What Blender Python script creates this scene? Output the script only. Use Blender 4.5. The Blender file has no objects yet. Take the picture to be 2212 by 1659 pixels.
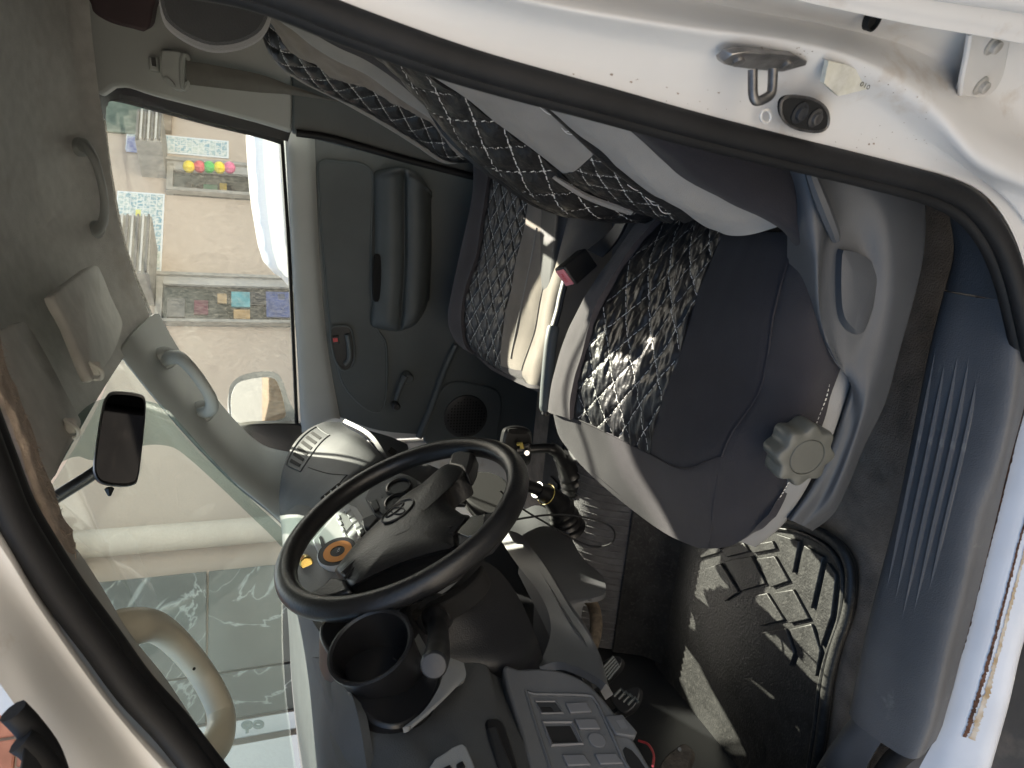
import bpy, bmesh, math, random
import numpy as np
from mathutils import Vector, Matrix, noise as mnoise

# ---------------------------------------------------------------- camera, sky, sun, exposure
GZ = 1.5                                   # camera height above the ground; geometry below is measured from the camera
PITCH, YAW, ROLL, FPX = math.radians(20.5), math.radians(17), math.radians(1.0), 1534.0
CF = np.array([-math.sin(YAW)*math.cos(PITCH), math.cos(YAW)*math.cos(PITCH), -math.sin(PITCH)])
CR = np.array([math.cos(YAW), math.sin(YAW), 0.0])
CU = np.cross(CR, CF)
CR, CU = CR*math.cos(ROLL)-CU*math.sin(ROLL), CU*math.cos(ROLL)+CR*math.sin(ROLL)
SC = bpy.context.scene
cam_d = bpy.data.cameras.new('camera')
cam = bpy.data.objects.new('camera', cam_d)
SC.collection.objects.link(cam)
cam_d.sensor_fit = 'HORIZONTAL'; cam_d.sensor_width = 36.0; cam_d.lens = 36.0*FPX/2212.0
cam_d.clip_start = 0.02; cam_d.clip_end = 500
m = Matrix.Identity(4)
for i in range(3):
    m[i][0], m[i][1], m[i][2] = -CU[i], CR[i], -CF[i]
m[0][3], m[1][3], m[2][3] = 0, 0, GZ
cam.matrix_world = m
cam_d.dof.use_dof = True; cam_d.dof.focus_distance = 1.05; cam_d.dof.aperture_fstop = 14.0
SC.camera = cam
SUN = Vector((0.30, 1.0, 0.83)).normalized()      # towards the sun: over the passenger side, a little behind
w = bpy.data.worlds.new('World'); SC.world = w; w.use_nodes = True
nt = w.node_tree; bg = nt.nodes['Background']
sky = nt.nodes.new('ShaderNodeTexSky'); sky.sky_type = 'NISHITA'; sky.sun_disc = False
sky.sun_elevation = math.asin(SUN.z); sky.sun_rotation = math.atan2(SUN.x, SUN.y)
sky.air_density = 1.0; sky.dust_density = 1.5; sky.ozone_density = 1.0
nt.links.new(sky.outputs[0], bg.inputs[0]); bg.inputs[1].default_value = 0.095
sd = bpy.data.lights.new('sun', 'SUN'); sd.energy = 5.0; sd.angle = math.radians(0.5); sd.color = (1.0, 0.975, 0.94)
so = bpy.data.objects.new('sun', sd); SC.collection.objects.link(so)
so.rotation_euler = SUN.to_track_quat('Z', 'Y').to_euler(); so.location = (0, 6, 12)
SC.view_settings.view_transform = 'Standard'; SC.view_settings.look = 'None'
SC.view_settings.exposure = 2.2; SC.view_settings.gamma = 1.0; SC.view_settings.use_curve_mapping = False
SC.view_settings.use_white_balance = True; SC.view_settings.white_balance_temperature = 7350; SC.view_settings.white_balance_tint = 7
SC.render.engine = 'CYCLES'
SC.cycles.use_denoising = True; SC.cycles.max_bounces = 10; SC.cycles.diffuse_bounces = 5
SC.cycles.transparent_max_bounces = 16; SC.cycles.sample_clamp_indirect = 8.0
SC.cycles.caustics_reflective = False; SC.cycles.caustics_refractive = False
random.seed(4)

# ---------------------------------------------------------------- geometry helpers
A = np.array
def ray(x, y): return CF + CR*((1659-y)-829.5)/FPX + CU*(1106-x)/FPX
def D(x, y, X=None, Y=None, Z=None, t=None):
    d = ray(x, y)
    if X is not None: t = X/d[0]
    elif Y is not None: t = Y/d[1]
    elif Z is not None: t = Z/d[2]
    return d*t
def DP(x, y, p0, n):
    d = ray(x, y); return d*(float(np.dot(p0, n))/float(np.dot(d, n)))
def pt(q):
    """(x, y, depth along the cabin) or (x, y, 'Z', v) / 'X' / 't' or an (array) point"""
    if isinstance(q, np.ndarray): return q
    if len(q) == 3: return D(q[0], q[1], Y=q[2])
    return D(q[0], q[1], **{q[2]: q[3]})
def line(pts, Y=None, **k):
    if Y is not None: return [D(p[0], p[1], Y=Y) for p in pts]
    if k: return [D(p[0], p[1], **k) for p in pts]
    return [pt(p) for p in pts]
def lineY(pts, ys):
    """image polyline with depth running linearly (in index) through the list ys"""
    n = len(pts); xs = np.linspace(0, 1, len(ys))
    return [D(p[0], p[1], Y=float(np.interp(i/(n-1), xs, ys))) for i, p in enumerate(pts)]
def crv(pts, k=4, closed=False):
    """Catmull-Rom through pts, k steps per span; index i of the input is index i*k of the output"""
    P = [A(p, float) for p in pts]; n = len(P); out = []
    spans = n if closed else n-1
    for i in range(spans):
        p1, p2 = P[i % n], P[(i+1) % n]
        p0 = P[(i-1) % n] if (closed or i > 0) else 2*p1-p2
        p3 = P[(i+2) % n] if (closed or i+2 < n) else 2*p2-p1
        for j in range(k):
            t = j/k
            out.append(0.5*((2*p1)+(-p0+p2)*t+(2*p0-5*p1+4*p2-p3)*t*t+(-p0+3*p1-3*p2+p3)*t**3))
    if not closed: out.append(P[-1])
    return out
def resample(pts, n):
    P = A(pts, float); L = np.r_[0, np.cumsum(np.linalg.norm(np.diff(P, axis=0), axis=1))]
    s = np.linspace(0, L[-1], n)
    return np.stack([np.interp(s, L, P[:, i]) for i in range(P.shape[1])], 1)
def loft(lines, ku=4, kv=4, n=None):
    """grid of points: lines are the rows; rows are resampled to n points when their counts differ"""
    if n is not None: rows = [resample(crv(l, 6), n) for l in lines]
    else: rows = [A(crv(l, kv)) for l in lines]
    cols = len(rows[0])
    G = [crv([r[j] for r in rows], ku) for j in range(cols)]
    return np.transpose(A(G), (1, 0, 2))
def gnormals(G, cam_side=True):
    du = np.gradient(G, axis=0); dv = np.gradient(G, axis=1)
    N = np.cross(du, dv); L = np.linalg.norm(N, axis=2, keepdims=True); L[L == 0] = 1; N = N/L
    if cam_side and np.sum(N*G) > 0: N = -N
    return N
def grid_mesh(G, th=0.0, N=None):
    r, c = G.shape[:2]
    if N is None: N = gnormals(G)
    V = [tuple(p) for p in G.reshape(-1, 3)]; Fs = []
    flip = np.sum(np.cross(np.gradient(G, axis=0), np.gradient(G, axis=1))*N) < 0
    q = lambda a, b, cc, d: (d, cc, b, a) if flip else (a, b, cc, d)
    for i in range(r-1):
        for j in range(c-1):
            Fs.append(q(i*c+j, (i+1)*c+j, (i+1)*c+j+1, i*c+j+1))
    if th:
        o = r*c; V += [tuple(p) for p in (G-N*th).reshape(-1, 3)]
        for i in range(r-1):
            for j in range(c-1):
                a, b, cc, d = q(i*c+j, (i+1)*c+j, (i+1)*c+j+1, i*c+j+1)
                Fs.append((o+d, o+cc, o+b, o+a))
        bd = [(i, 0) for i in range(r)]+[(r-1, j) for j in range(1, c)]+[(i, c-1) for i in range(r-2, -1, -1)]+[(0, j) for j in range(c-2, 0, -1)]
        for k in range(len(bd)):
            a = bd[k][0]*c+bd[k][1]; b = bd[(k+1) % len(bd)]; b = b[0]*c+b[1]
            Fs.append((a, o+a, o+b, b) if flip else (b, o+b, o+a, a))
    return V, Fs
def tube_mesh(path, rad, n=10, closed=False, flat=1.0, ref=None, caps=True):
    P = [A(p, float) for p in path]; m_ = len(P)
    rs = rad if hasattr(rad, '__len__') else [rad]*m_
    V = []; Fs = []; up = A(ref, float) if ref is not None else None; prev = None
    for i in range(m_):
        if closed: t = P[(i+1) % m_]-P[i-1]
        else: t = P[min(i+1, m_-1)]-P[max(i-1, 0)]
        t = t/(np.linalg.norm(t)+1e-12)
        if up is not None: a = up-t*np.dot(up, t)
        elif prev is not None: a = prev-t*np.dot(prev, t)
        else:
            a = np.cross(t, A([0, 0, 1.])); 
            if np.linalg.norm(a) < 1e-3: a = np.cross(t, A([1., 0, 0]))
        a = a/(np.linalg.norm(a)+1e-12); prev = a; b = np.cross(t, a)
        for k in range(n):
            th = 2*math.pi*k/n
            V.append(tuple(P[i]+a*math.cos(th)*rs[i]+b*math.sin(th)*rs[i]*flat))
    for i in range(m_ if closed else m_-1):
        for k in range(n):
            j = (i+1) % m_
            Fs.append((i*n+k, i*n+(k+1) % n, j*n+(k+1) % n, j*n+k))
    if not closed and caps:
        Fs.append(tuple(range(n-1, -1, -1))); Fs.append(tuple((m_-1)*n+k for k in range(n)))
    return V, Fs
def slab_mesh(pts, vec):
    P = [A(p, float) for p in pts]; n = len(P); vec = A(vec, float)
    nn = sum((np.cross(P[i]-P[0], P[(i+1) % n]-P[0]) for i in range(n)), A([0., 0, 0]))
    if np.dot(nn, vec) > 0: P = P[::-1]
    V = [tuple(p) for p in P]+[tuple(p+vec) for p in P]
    Fs = [tuple(range(n)), tuple(range(2*n-1, n-1, -1))]
    for i in range(n): j = (i+1) % n; Fs.append((j, i, n+i, n+j))
    return V, Fs
def box_mesh(c, size, ax=None):
    c = A(c, float); ax = [A(a, float) for a in (ax or ((1, 0, 0), (0, 1, 0), (0, 0, 1)))]
    V = []
    for sx in (-.5, .5):
        for sy in (-.5, .5):
            for sz in (-.5, .5):
                V.append(tuple(c+ax[0]*size[0]*sx+ax[1]*size[1]*sy+ax[2]*size[2]*sz))
    return V, [(0, 1, 3, 2), (4, 6, 7, 5), (0, 4, 5, 1), (2, 3, 7, 6), (0, 2, 6, 4), (1, 5, 7, 3)]
def frame_of(n, hint=(0, 0, 1)):
    n = A(n, float)/np.linalg.norm(n); h = A(hint, float); v = h-n*np.dot(h, n); v = v/np.linalg.norm(v)
    return np.cross(v, n), v, n            # u (right when looking against n), v (up), n
def lathe_mesh(c, axis, prof, n=24, squash=1.0, hint=(0, 0, 1)):
    """prof: list of (radius, height along the axis)"""
    u, v, w_ = frame_of(axis, hint if abs(np.dot(A(axis)/np.linalg.norm(axis), hint)) < .95 else (1, 0, 0)); c = A(c, float)
    V = []; Fs = []
    for r, h in prof:
        for k in range(n):
            t = 2*math.pi*k/n; V.append(tuple(c+w_*h+u*math.cos(t)*r+v*math.sin(t)*r*squash))
    for i in range(len(prof)-1):
        for k in range(n): Fs.append((i*n+k, i*n+(k+1) % n, (i+1)*n+(k+1) % n, (i+1)*n+k))
    Fs.append(tuple(range(n-1, -1, -1))); Fs.append(tuple((len(prof)-1)*n+k for k in range(n)))
    return V, Fs
def join(*ms):
    V = []; Fs = []
    for v, f in ms:
        o = len(V); V += list(v); Fs += [tuple(i+o for i in q) for q in f]
    return V, Fs

# ---------------------------------------------------------------- objects
WL = {}
def thing(name, label, cat, loc, group=None, kind=None):
    o = bpy.data.objects.new(name, None); SC.collection.objects.link(o)
    p = A(loc, float)+A([0, 0, GZ]); o.location = p; WL[o.name] = p; o.empty_display_size = .05
    if label: o['label'] = label
    if cat: o['category'] = cat
    if group: o['group'] = group
    if kind: o['kind'] = kind
    return o
def obj(name, mesh, mat, parent=None, smooth=True, bevel=0, label=None, cat=None, group=None, kind=None, seg=2, angle=40):
    V, Fs = mesh; V = A(V, float)
    org = A([(V[:, 0].min()+V[:, 0].max())/2, (V[:, 1].min()+V[:, 1].max())/2, V[:, 2].min()])
    me = bpy.data.meshes.new(name); me.from_pydata((V-org).tolist(), [], [list(f) for f in Fs]); me.update()
    o = bpy.data.objects.new(name, me); SC.collection.objects.link(o)
    p = org+A([0, 0, GZ]); WL[o.name] = p
    if parent is not None: o.parent = parent; o.location = p-WL[parent.name]
    else: o.location = p
    if mat is not None: me.materials.append(mat)
    if smooth:
        for f in me.polygons: f.use_smooth = True
        try: me.set_sharp_from_angle(angle=math.radians(angle))
        except Exception: pass
    if bevel:
        b = o.modifiers.new('bevel', 'BEVEL'); b.width = bevel; b.segments = seg; b.limit_method = 'ANGLE'; b.angle_limit = math.radians(35)
        b.harden_normals = False
    if label: o['label'] = label
    if cat: o['category'] = cat
    if group: o['group'] = group
    if kind: o['kind'] = kind
    return o
def patch(name, lines, mat, parent=None, ku=4, kv=4, th=.006, n=None, **k):
    return obj(name, grid_mesh(loft(lines, ku, kv, n), th), mat, parent, **k)
def slab(name, pts, vec, mat, parent=None, bevel=.002, **k):
    return obj(name, slab_mesh(pts, vec), mat, parent, bevel=bevel, **k)
def tube(name, path, rad, mat, parent=None, n=10, closed=False, flat=1.0, ref=None, **k):
    return obj(name, tube_mesh(path, rad, n, closed, flat, ref), mat, parent, **k)
def text(name, body, c, right, up, size, mat, parent):
    cu = bpy.data.curves.new(name, 'FONT'); cu.body = body; cu.size = size; cu.align_x = 'CENTER'; cu.align_y = 'CENTER'; cu.extrude = .0002; cu.resolution_u = 3
    o0 = bpy.data.objects.new(name, cu); SC.collection.objects.link(o0); bpy.context.view_layer.update()
    me = bpy.data.meshes.new_from_object(o0.evaluated_get(bpy.context.evaluated_depsgraph_get())); bpy.data.objects.remove(o0)
    o = bpy.data.objects.new(name, me); SC.collection.objects.link(o); me.materials.clear(); me.materials.append(mat)
    r = A(right, float)/np.linalg.norm(right); u = A(up, float); u = u-r*np.dot(r, u); u /= np.linalg.norm(u); n_ = np.cross(r, u)
    mm = Matrix.Identity(3)
    for i in range(3): mm[i][0], mm[i][1], mm[i][2] = r[i], u[i], n_[i]
    o.rotation_euler = mm.to_euler(); p = A(c, float)+A([0, 0, GZ])
    o.parent = parent; o.location = p-WL[parent.name]
    return o

# ---------------------------------------------------------------- materials
def mat(name, col, rough=.6, var=.0, vscale=8, bump=0, bscale=300, metal=0, spec=.5, col2=None, dirt=None, dscale=3, dth=.55, sheen=0, coat=0, detail=4):
    """procedural surface: base colour with mottling towards col2, an optional dirt layer, and fine relief"""
    M = bpy.data.materials.new(name); M.use_nodes = True; t = M.node_tree; N = t.nodes; L = t.links
    b = N['Principled BSDF']; b.inputs['Roughness'].default_value = rough; b.inputs['Metallic'].default_value = metal
    b.inputs['Specular IOR Level'].default_value = spec
    if sheen: b.inputs['Sheen Weight'].default_value = sheen; b.inputs['Sheen Roughness'].default_value = .5
    if coat: b.inputs['Coat Weight'].default_value = coat; b.inputs['Coat Roughness'].default_value = .08
    co = N.new('ShaderNodeTexCoord'); src = None
    c1 = tuple(col)+(1,); c2 = tuple(col2)+(1,) if col2 else tuple(min(1, max(0, x*(1+var))) for x in col)+(1,)
    if var or col2:
        nz = N.new('ShaderNodeTexNoise'); nz.inputs['Scale'].default_value = vscale; nz.inputs['Detail'].default_value = detail
        L.new(co.outputs['Object'], nz.inputs['Vector'])
        rp = N.new('ShaderNodeValToRGB'); rp.color_ramp.elements[0].position = .35; rp.color_ramp.elements[1].position = .68
        rp.color_ramp.elements[0].color = c1 if col2 else tuple(x*(1-var) for x in col)+(1,); rp.color_ramp.elements[1].color = c2
        L.new(nz.outputs['Fac'], rp.inputs['Fac']); src = rp.outputs['Color']
    if dirt:
        nz = N.new('ShaderNodeTexNoise'); nz.inputs['Scale'].default_value = dscale; nz.inputs['Detail'].default_value = 9; nz.inputs['Roughness'].default_value = .65
        L.new(co.outputs['Object'], nz.inputs['Vector'])
        rp = N.new('ShaderNodeValToRGB'); rp.color_ramp.elements[0].position = dth; rp.color_ramp.elements[1].position = dth+.16
        rp.color_ramp.elements[0].color = (0, 0, 0, 1); rp.color_ramp.elements[1].color = (1, 1, 1, 1)
        L.new(nz.outputs['Fac'], rp.inputs['Fac'])
        mx = N.new('ShaderNodeMix'); mx.data_type = 'RGBA'; L.new(rp.outputs['Color'], mx.inputs['Factor'])
        if src: L.new(src, mx.inputs[6])
        else: mx.inputs[6].default_value = c1
        mx.inputs[7].default_value = tuple(dirt)+(1,); src = mx.outputs[2]
    if src: L.new(src, b.inputs['Base Color'])
    else: b.inputs['Base Color'].default_value = c1
    if bump:
        nz = N.new('ShaderNodeTexNoise'); nz.inputs['Scale'].default_value = bscale; nz.inputs['Detail'].default_value = 3
        L.new(co.outputs['Object'], nz.inputs['Vector'])
        bp = N.new('ShaderNodeBump'); bp.inputs['Strength'].default_value = bump; bp.inputs['Distance'].default_value = .002
        L.new(nz.outputs['Fac'], bp.inputs['Height']); L.new(bp.outputs['Normal'], b.inputs['Normal'])
    return M
def glass_mat(name, tint, gloss, dust, dscale=60, streak=(1, 1, 1), dcol=(.8, .78, .7)):
    """thin pane: clear, a weak mirror, and a film of dust"""
    M = bpy.data.materials.new(name); M.use_nodes = True; t = M.node_tree; N = t.nodes; L = t.links; N.clear()
    o = N.new('ShaderNodeOutputMaterial'); tr = N.new('ShaderNodeBsdfTransparent'); tr.inputs[0].default_value = tuple(tint)+(1,)
    gl = N.new('ShaderNodeBsdfGlossy'); gl.inputs['Roughness'].default_value = .02
    fr = N.new('ShaderNodeLayerWeight'); fr.inputs['Blend'].default_value = .5
    pw = N.new('ShaderNodeMath'); pw.operation = 'POWER'; pw.inputs[1].default_value = 4.0; L.new(fr.outputs['Facing'], pw.inputs[0])
    ml = N.new('ShaderNodeMath'); ml.operation = 'MULTIPLY_ADD'; ml.inputs[1].default_value = .55*gloss; ml.inputs[2].default_value = .035*gloss; L.new(pw.outputs[0], ml.inputs[0])
    m1 = N.new('ShaderNodeMixShader'); L.new(ml.outputs[0], m1.inputs[0]); L.new(tr.outputs[0], m1.inputs[1]); L.new(gl.outputs[0], m1.inputs[2])
    df = N.new('ShaderNodeBsdfDiffuse'); df.inputs[0].default_value = tuple(dcol)+(1,)
    tl = N.new('ShaderNodeBsdfTranslucent'); tl.inputs[0].default_value = tuple(dcol)+(1,)
    ad = N.new('ShaderNodeMixShader'); ad.inputs[0].default_value = .6; L.new(df.outputs[0], ad.inputs[1]); L.new(tl.outputs[0], ad.inputs[2])
    co = N.new('ShaderNodeTexCoord'); mp = N.new('ShaderNodeMapping'); mp.inputs['Scale'].default_value = streak; L.new(co.outputs['Object'], mp.inputs[0])
    nz = N.new('ShaderNodeTexNoise'); nz.inputs['Scale'].default_value = dscale; nz.inputs['Detail'].default_value = 6; L.new(mp.outputs[0], nz.inputs['Vector'])
    rp = N.new('ShaderNodeMapRange'); rp.inputs[1].default_value = .42; rp.inputs[2].default_value = .75; rp.inputs[3].default_value = dust*.35; rp.inputs[4].default_value = min(.9, dust*2.2)
    L.new(nz.outputs['Fac'], rp.inputs[0])
    m2 = N.new('ShaderNodeMixShader'); L.new(rp.outputs[0], m2.inputs[0]); L.new(m1.outputs[0], m2.inputs[1]); L.new(ad.outputs[0], m2.inputs[2])
    L.new(m2.outputs[0], o.inputs[0])
    return M
def veined(name, c1, c2, vein, sc=2.5):
    M = mat(name, c1, .35, col2=c2, vscale=sc*1.5); t = M.node_tree; N = t.nodes; L = t.links; b = N['Principled BSDF']; src = b.inputs['Base Color'].links[0].from_socket
    co = N.new('ShaderNodeTexCoord'); fac = None
    for k, (s_, w_) in enumerate(((sc, .007),)):
        nz = N.new('ShaderNodeTexNoise'); nz.inputs['Scale'].default_value = s_; nz.inputs['Detail'].default_value = 6; nz.inputs['Distortion'].default_value = .8; L.new(co.outputs['Object'], nz.inputs['Vector'])
        a = N.new('ShaderNodeMath'); a.operation = 'SUBTRACT'; a.inputs[1].default_value = .5+.03*k; L.new(nz.outputs['Fac'], a.inputs[0])
        d = N.new('ShaderNodeMath'); d.operation = 'ABSOLUTE'; L.new(a.outputs[0], d.inputs[0])
        r = N.new('ShaderNodeMapRange'); r.inputs[1].default_value = 0; r.inputs[2].default_value = w_; r.inputs[3].default_value = .85; r.inputs[4].default_value = 0; L.new(d.outputs[0], r.inputs[0])
        if fac is None: fac = r.outputs[0]
        else:
            mx = N.new('ShaderNodeMath'); mx.operation = 'MAXIMUM'; L.new(fac, mx.inputs[0]); L.new(r.outputs[0], mx.inputs[1]); fac = mx.outputs[0]
    mm = N.new('ShaderNodeMix'); mm.data_type = 'RGBA'; L.new(fac, mm.inputs['Factor']); L.new(src, mm.inputs[6]); mm.inputs[7].default_value = tuple(vein)+(1,); L.new(mm.outputs[2], b.inputs['Base Color'])
    return M
def metal_mirror(name, col=(.9, .9, .9), rough=.03):
    return mat(name, col, rough, metal=1)
M_white = mat('white_paint', (.62, .61, .59), .34, var=.05, vscale=5, dirt=(.44, .36, .28), dscale=9, dth=.56, coat=.2)
M_sill = mat('sill_paint', (.60, .615, .64), .45, var=.05, vscale=14, dirt=(.5, .42, .33), dscale=9, dth=.66)
M_rust = mat('rust', (.10, .045, .025), .95, var=.5, vscale=90, bump=.8, bscale=400)
M_rubber = mat('black_rubber', (.008, .008, .0085), .6, spec=.3, var=.3, vscale=20, bump=.15, bscale=200)
M_trimL = mat('light_grey_trim', (.37, .385, .38), .55, var=.06, vscale=6, bump=.12, bscale=900)
M_beige = mat('beige_pillar_trim', (.40, .36, .31), .5, var=.06, vscale=10, bump=.1, bscale=900)
M_ivory = mat('ivory_handle_plastic', (.62, .58, .46), .42, var=.06, vscale=10, bump=.1, bscale=700)
M_lining = mat('roof_lining_felt', (.58, .57, .55), .95, var=.07, vscale=40, dirt=(.45, .42, .385), dscale=6, dth=.58, bump=.6, bscale=500, sheen=.2)
M_fray = mat('frayed_lining', (.50, .40, .32), 1, var=.2, vscale=60, bump=.8, bscale=400)
M_door = mat('door_plastic', (.082, .096, .10), .5, var=.08, vscale=8, bump=.15, bscale=900)
M_door2 = mat('door_insert_vinyl', (.072, .084, .088), .6, var=.08, vscale=10, bump=.2, bscale=600)
M_dark = mat('dark_plastic', (.021, .022, .024), .45, var=.15, vscale=12, bump=.15, bscale=900)
M_black = mat('black_plastic', (.012, .012, .013), .32, bump=.1, bscale=800)
M_void = mat('cavity_and_shade_black', (.004, .004, .004), .9)
M_shield = mat('blue_grey_plastic', (.060, .065, .072), .48, var=.1, vscale=9, bump=.15, bscale=900, dirt=(.22, .21, .2), dscale=22, dth=.68)
M_scuff = mat('scuff_plastic', (.086, .087, .089), .55, var=.15, vscale=10, bump=.3, bscale=500, dirt=(.19, .188, .18), dscale=24, dth=.62)
M_carpet = mat('brown_carpet', (.25, .20, .155), 1, var=.3, vscale=25, bump=1.0, bscale=350, sheen=.2, dirt=(.33, .28, .22), dscale=14, dth=.58)
M_greyc = mat('grey_tunnel_carpet', (.11, .11, .115), 1, var=.2, vscale=30, bump=1.0, bscale=300, sheen=.2)
M_mat = mat('rubber_mat', (.024, .024, .0235), .48, var=.35, vscale=25, bump=.4, bscale=250, dirt=(.055, .054, .051), dscale=130, dth=.52)
M_fgrey = mat('light_grey_cover_cloth', (.27, .262, .248), .95, var=.08, vscale=18, bump=.5, bscale=900, sheen=.15)
M_fmid = mat('mauve_grey_cover_cloth', (.050, .045, .049), .95, var=.12, vscale=14, bump=.5, bscale=900, sheen=.12)
M_ftan = mat('taupe_cover_cloth', (.20, .175, .15), .95, var=.15, vscale=14, bump=.5, bscale=900, sheen=.12)
M_fdark = mat('dark_plum_cover_cloth', (.015, .0138, .0175), .95, var=.15, vscale=14, bump=.5, bscale=900, sheen=.06)
M_fband = mat('charcoal_band_cloth', (.022, .020, .0235), .95, var=.12, vscale=14, bump=.5, bscale=900, sheen=.1)
M_leather = mat('black_quilted_leatherette', (.014, .014, .015), .40, var=.2, vscale=20, bump=.55, bscale=180)
M_thread = mat('white_thread', (.62, .62, .60), .8)
M_threadk = mat('dark_thread', (.02, .018, .022), .8)
M_dash = mat('dash_grey_plastic', (.080, .084, .087), .62, spec=.25, var=.1, vscale=14, bump=.4, bscale=700)
M_dashl = mat('dash_light_panel', (.25, .256, .252), .45, var=.06, vscale=14, bump=.3, bscale=700)
M_dashd = mat('dash_lower_plastic', (.085, .088, .092), .5, var=.1, vscale=10, bump=.2, bscale=800, dirt=(.15, .15, .15), dscale=18, dth=.7)
M_switch = mat('switch_blank_plastic', (.11, .112, .118), .45, bump=.1, bscale=900)
M_silver = mat('silver_radio_plastic', (.50, .51, .51), .35)
M_wheel = mat('steering_wheel_leather', (.014, .014, .0145), .36, var=.2, vscale=18, bump=.22, bscale=260)
M_steel = mat('worn_steel', (.30, .29, .28), .4, metal=.9, var=.3, vscale=60, bump=.2, bscale=200)
M_zinc = mat('dark_zinc', (.14, .135, .13), .4, metal=.8, var=.4, vscale=80)
M_mirror = metal_mirror('mirror_silver', (.86, .88, .88), .02)
M_knob = mat('olive_grey_knob', (.10, .10, .085), .42, var=.08, vscale=20, bump=.1, bscale=900)
M_pan = mat('pale_grey_pan', (.24, .24, .235), .6, var=.06, vscale=20, bump=.2, bscale=700)
M_red = mat('red_plastic', (.55, .06, .07), .4)
M_pink = mat('faded_red_button', (.62, .22, .26), .45)
M_copper = mat('copper_ring', (.72, .32, .12), .3, metal=.9)
M_gold = mat('gold_cap', (.80, .58, .18), .25, metal=1)
M_amber = mat('amber_bottle', (.75, .10, .02), .12, spec=.7)
M_yellow = mat('yellow_band', (.48, .38, .10), .5)
M_chrome = mat('chrome', (.8, .8, .8), .12, metal=1)
M_belt = mat('grey_webbing', (.13, .125, .115), .9, var=.1, vscale=30, bump=.6, bscale=700)
M_maroon = mat('maroon_vinyl', (.055, .033, .038), .6, var=.15, vscale=10, bump=.2)
M_hrest = mat('dark_grey_headrest_cloth', (.032, .032, .030), .95, var=.2, vscale=10, bump=.4, bscale=600, sheen=.25)
M_hrim = mat('headrest_grey_piping', (.10, .095, .085), .95, var=.1, vscale=10, bump=.4, sheen=.3)
M_visor = mat('sun_visor_vinyl', (.62, .60, .56), .8, dirt=(.50, .47, .42), dscale=9, dth=.58, var=.08, vscale=25, bump=.3, bscale=900)
M_paper = mat('faded_label', (.56, .545, .46), .7, var=.25, vscale=30, dirt=(.66, .65, .6), dscale=20, dth=.45)
M_bolt = mat('painted_bolt', (.50, .48, .44), .4, metal=.3, var=.2, vscale=90)
M_col = mat('column_plastic', (.014, .0145, .0165), .5, var=.15, vscale=12, bump=.25, bscale=500, dirt=(.045, .045, .045), dscale=30, dth=.7)
M_ink = mat('label_ink', (.09, .09, .07), .8)
# ================================================================ the van: shell and linings
van = thing('van', 'white van seen through its open driver doorway, grey cabin trim inside', 'van', (-.2, 1.2, -1.5))

# ---- roof lining
rail_px = [(326, 688), (300, 622), (272, 540), (254, 465), (240, 380), (229, 290), (214, 203), (203, 110), (194, 20)]
R0 = line(rail_px, Y=1.86)
R0 = R0+[A([.55, 1.86, R0[-1][2]]), A([1.4, 1.86, R0[-1][2]])]
hx = lambda y: np.interp(y, [.62, .75, 1.2, 1.6, 1.86], [-.36, -.43, -.505, -.46, R0[0][0]])
rows = [R0]
for y, zt in ((1.835, .305), (1.79, .335), (1.70, .36), (1.5, .385), (1.2, .40), (.9, .385), (.72, .345), (.64, .27)):
    r = []
    for i, p in enumerate(R0):
        s = i/(len(R0)-1); x0 = hx(y); x = x0+(p[0]-R0[0][0])*(1.4-x0)/(1.4-R0[0][0])
        zf = np.interp(y, [.64, .8, 1.2, 1.6, 1.86], [.2, .25, .285, .265, R0[0][2]])
        e = min(1, (x-x0)/.42); z = zf+(zt-zf)*math.sin(e*math.pi/2)
        if y > 1.8: z = max(z, p[2]+.03*e)
        r.append(A([x, y, z]))
    rows.append(r)
patch('roof_lining', rows, M_lining, van, ku=4, kv=3, th=.02)
slab('roof_panel', [A(p) for p in ((-.55, .6, .44), (-.55, 1.8, .44), (3, 1.9, .47), (3, .5, .47))], (0, 0, -.02), M_white, van, bevel=.01)
# ---- far side: pillar trims
W0 = lineY([(258, 764), (340, 865), (420, 955), (500, 1035), (570, 1092), (612, 1130)], [1.68, 1.72])
W2 = lineY([(328, 682), (375, 763), (430, 835), (500, 920), (560, 972), (628, 990)], [1.86, 1.88])
W1 = [(a+b)/2+A([.012, -.045, 0]) for a, b in zip(W0, W2)]
W00 = [a+A([-.02, .03, -.01]) for a in W0]; W22 = [a+A([-.005, .05, -.01]) for a in W2]
tube('windscreen_frit', crv([p+A([-.004, .0, .0]) for p in W00], 5), .007, M_black, van, n=8)
rr0 = [p+A([0, .012, .022]) for p in R0]
patch('roof_rail', [rr0, [A([p[0], 1.935, p[2]+.055]) for p in R0], [A([p[0], 1.93, .40]) for p in R0], [A([p[0], 1.80, .45]) for p in R0]], M_white, van, ku=3, kv=3, th=.004)
patch('windscreen_pillar_trim', [W00, W0, W1, W2, W22], M_trimL, van, ku=5, kv=5, th=.01)
tb = crv([(180, -60), (184, 20), (190, 110), (198, 180), (216, 208)], 3)+[(232, 197)]+crv([(246, 187), (275, 187), (330, 205), (450, 236), (560, 265), (631, 287)], 3)
slab('door_pillar_trim', [D(p[0], p[1], Y=1.87) for p in tb]+[D(631, -60, Y=1.87)], (0, .05, 0), M_trimL, van, bevel=.008, seg=3)
slab('door_pillar_lower_trim', [D(*p, Y=1.862) for p in ((631, 60), (631, 287), (700, 304), (860, 345), (1040, 392), (1180, 420), (1180, 60))], (0, .05, 0), M_door, van, bevel=.006)
tube('door_pillar_seal', crv(lineY([(640, 287), (720, 300), (860, 340), (960, 366), (1060, 392), (1160, 420)], [1.852, 1.852]), 4), .009, M_rubber, van)
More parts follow.
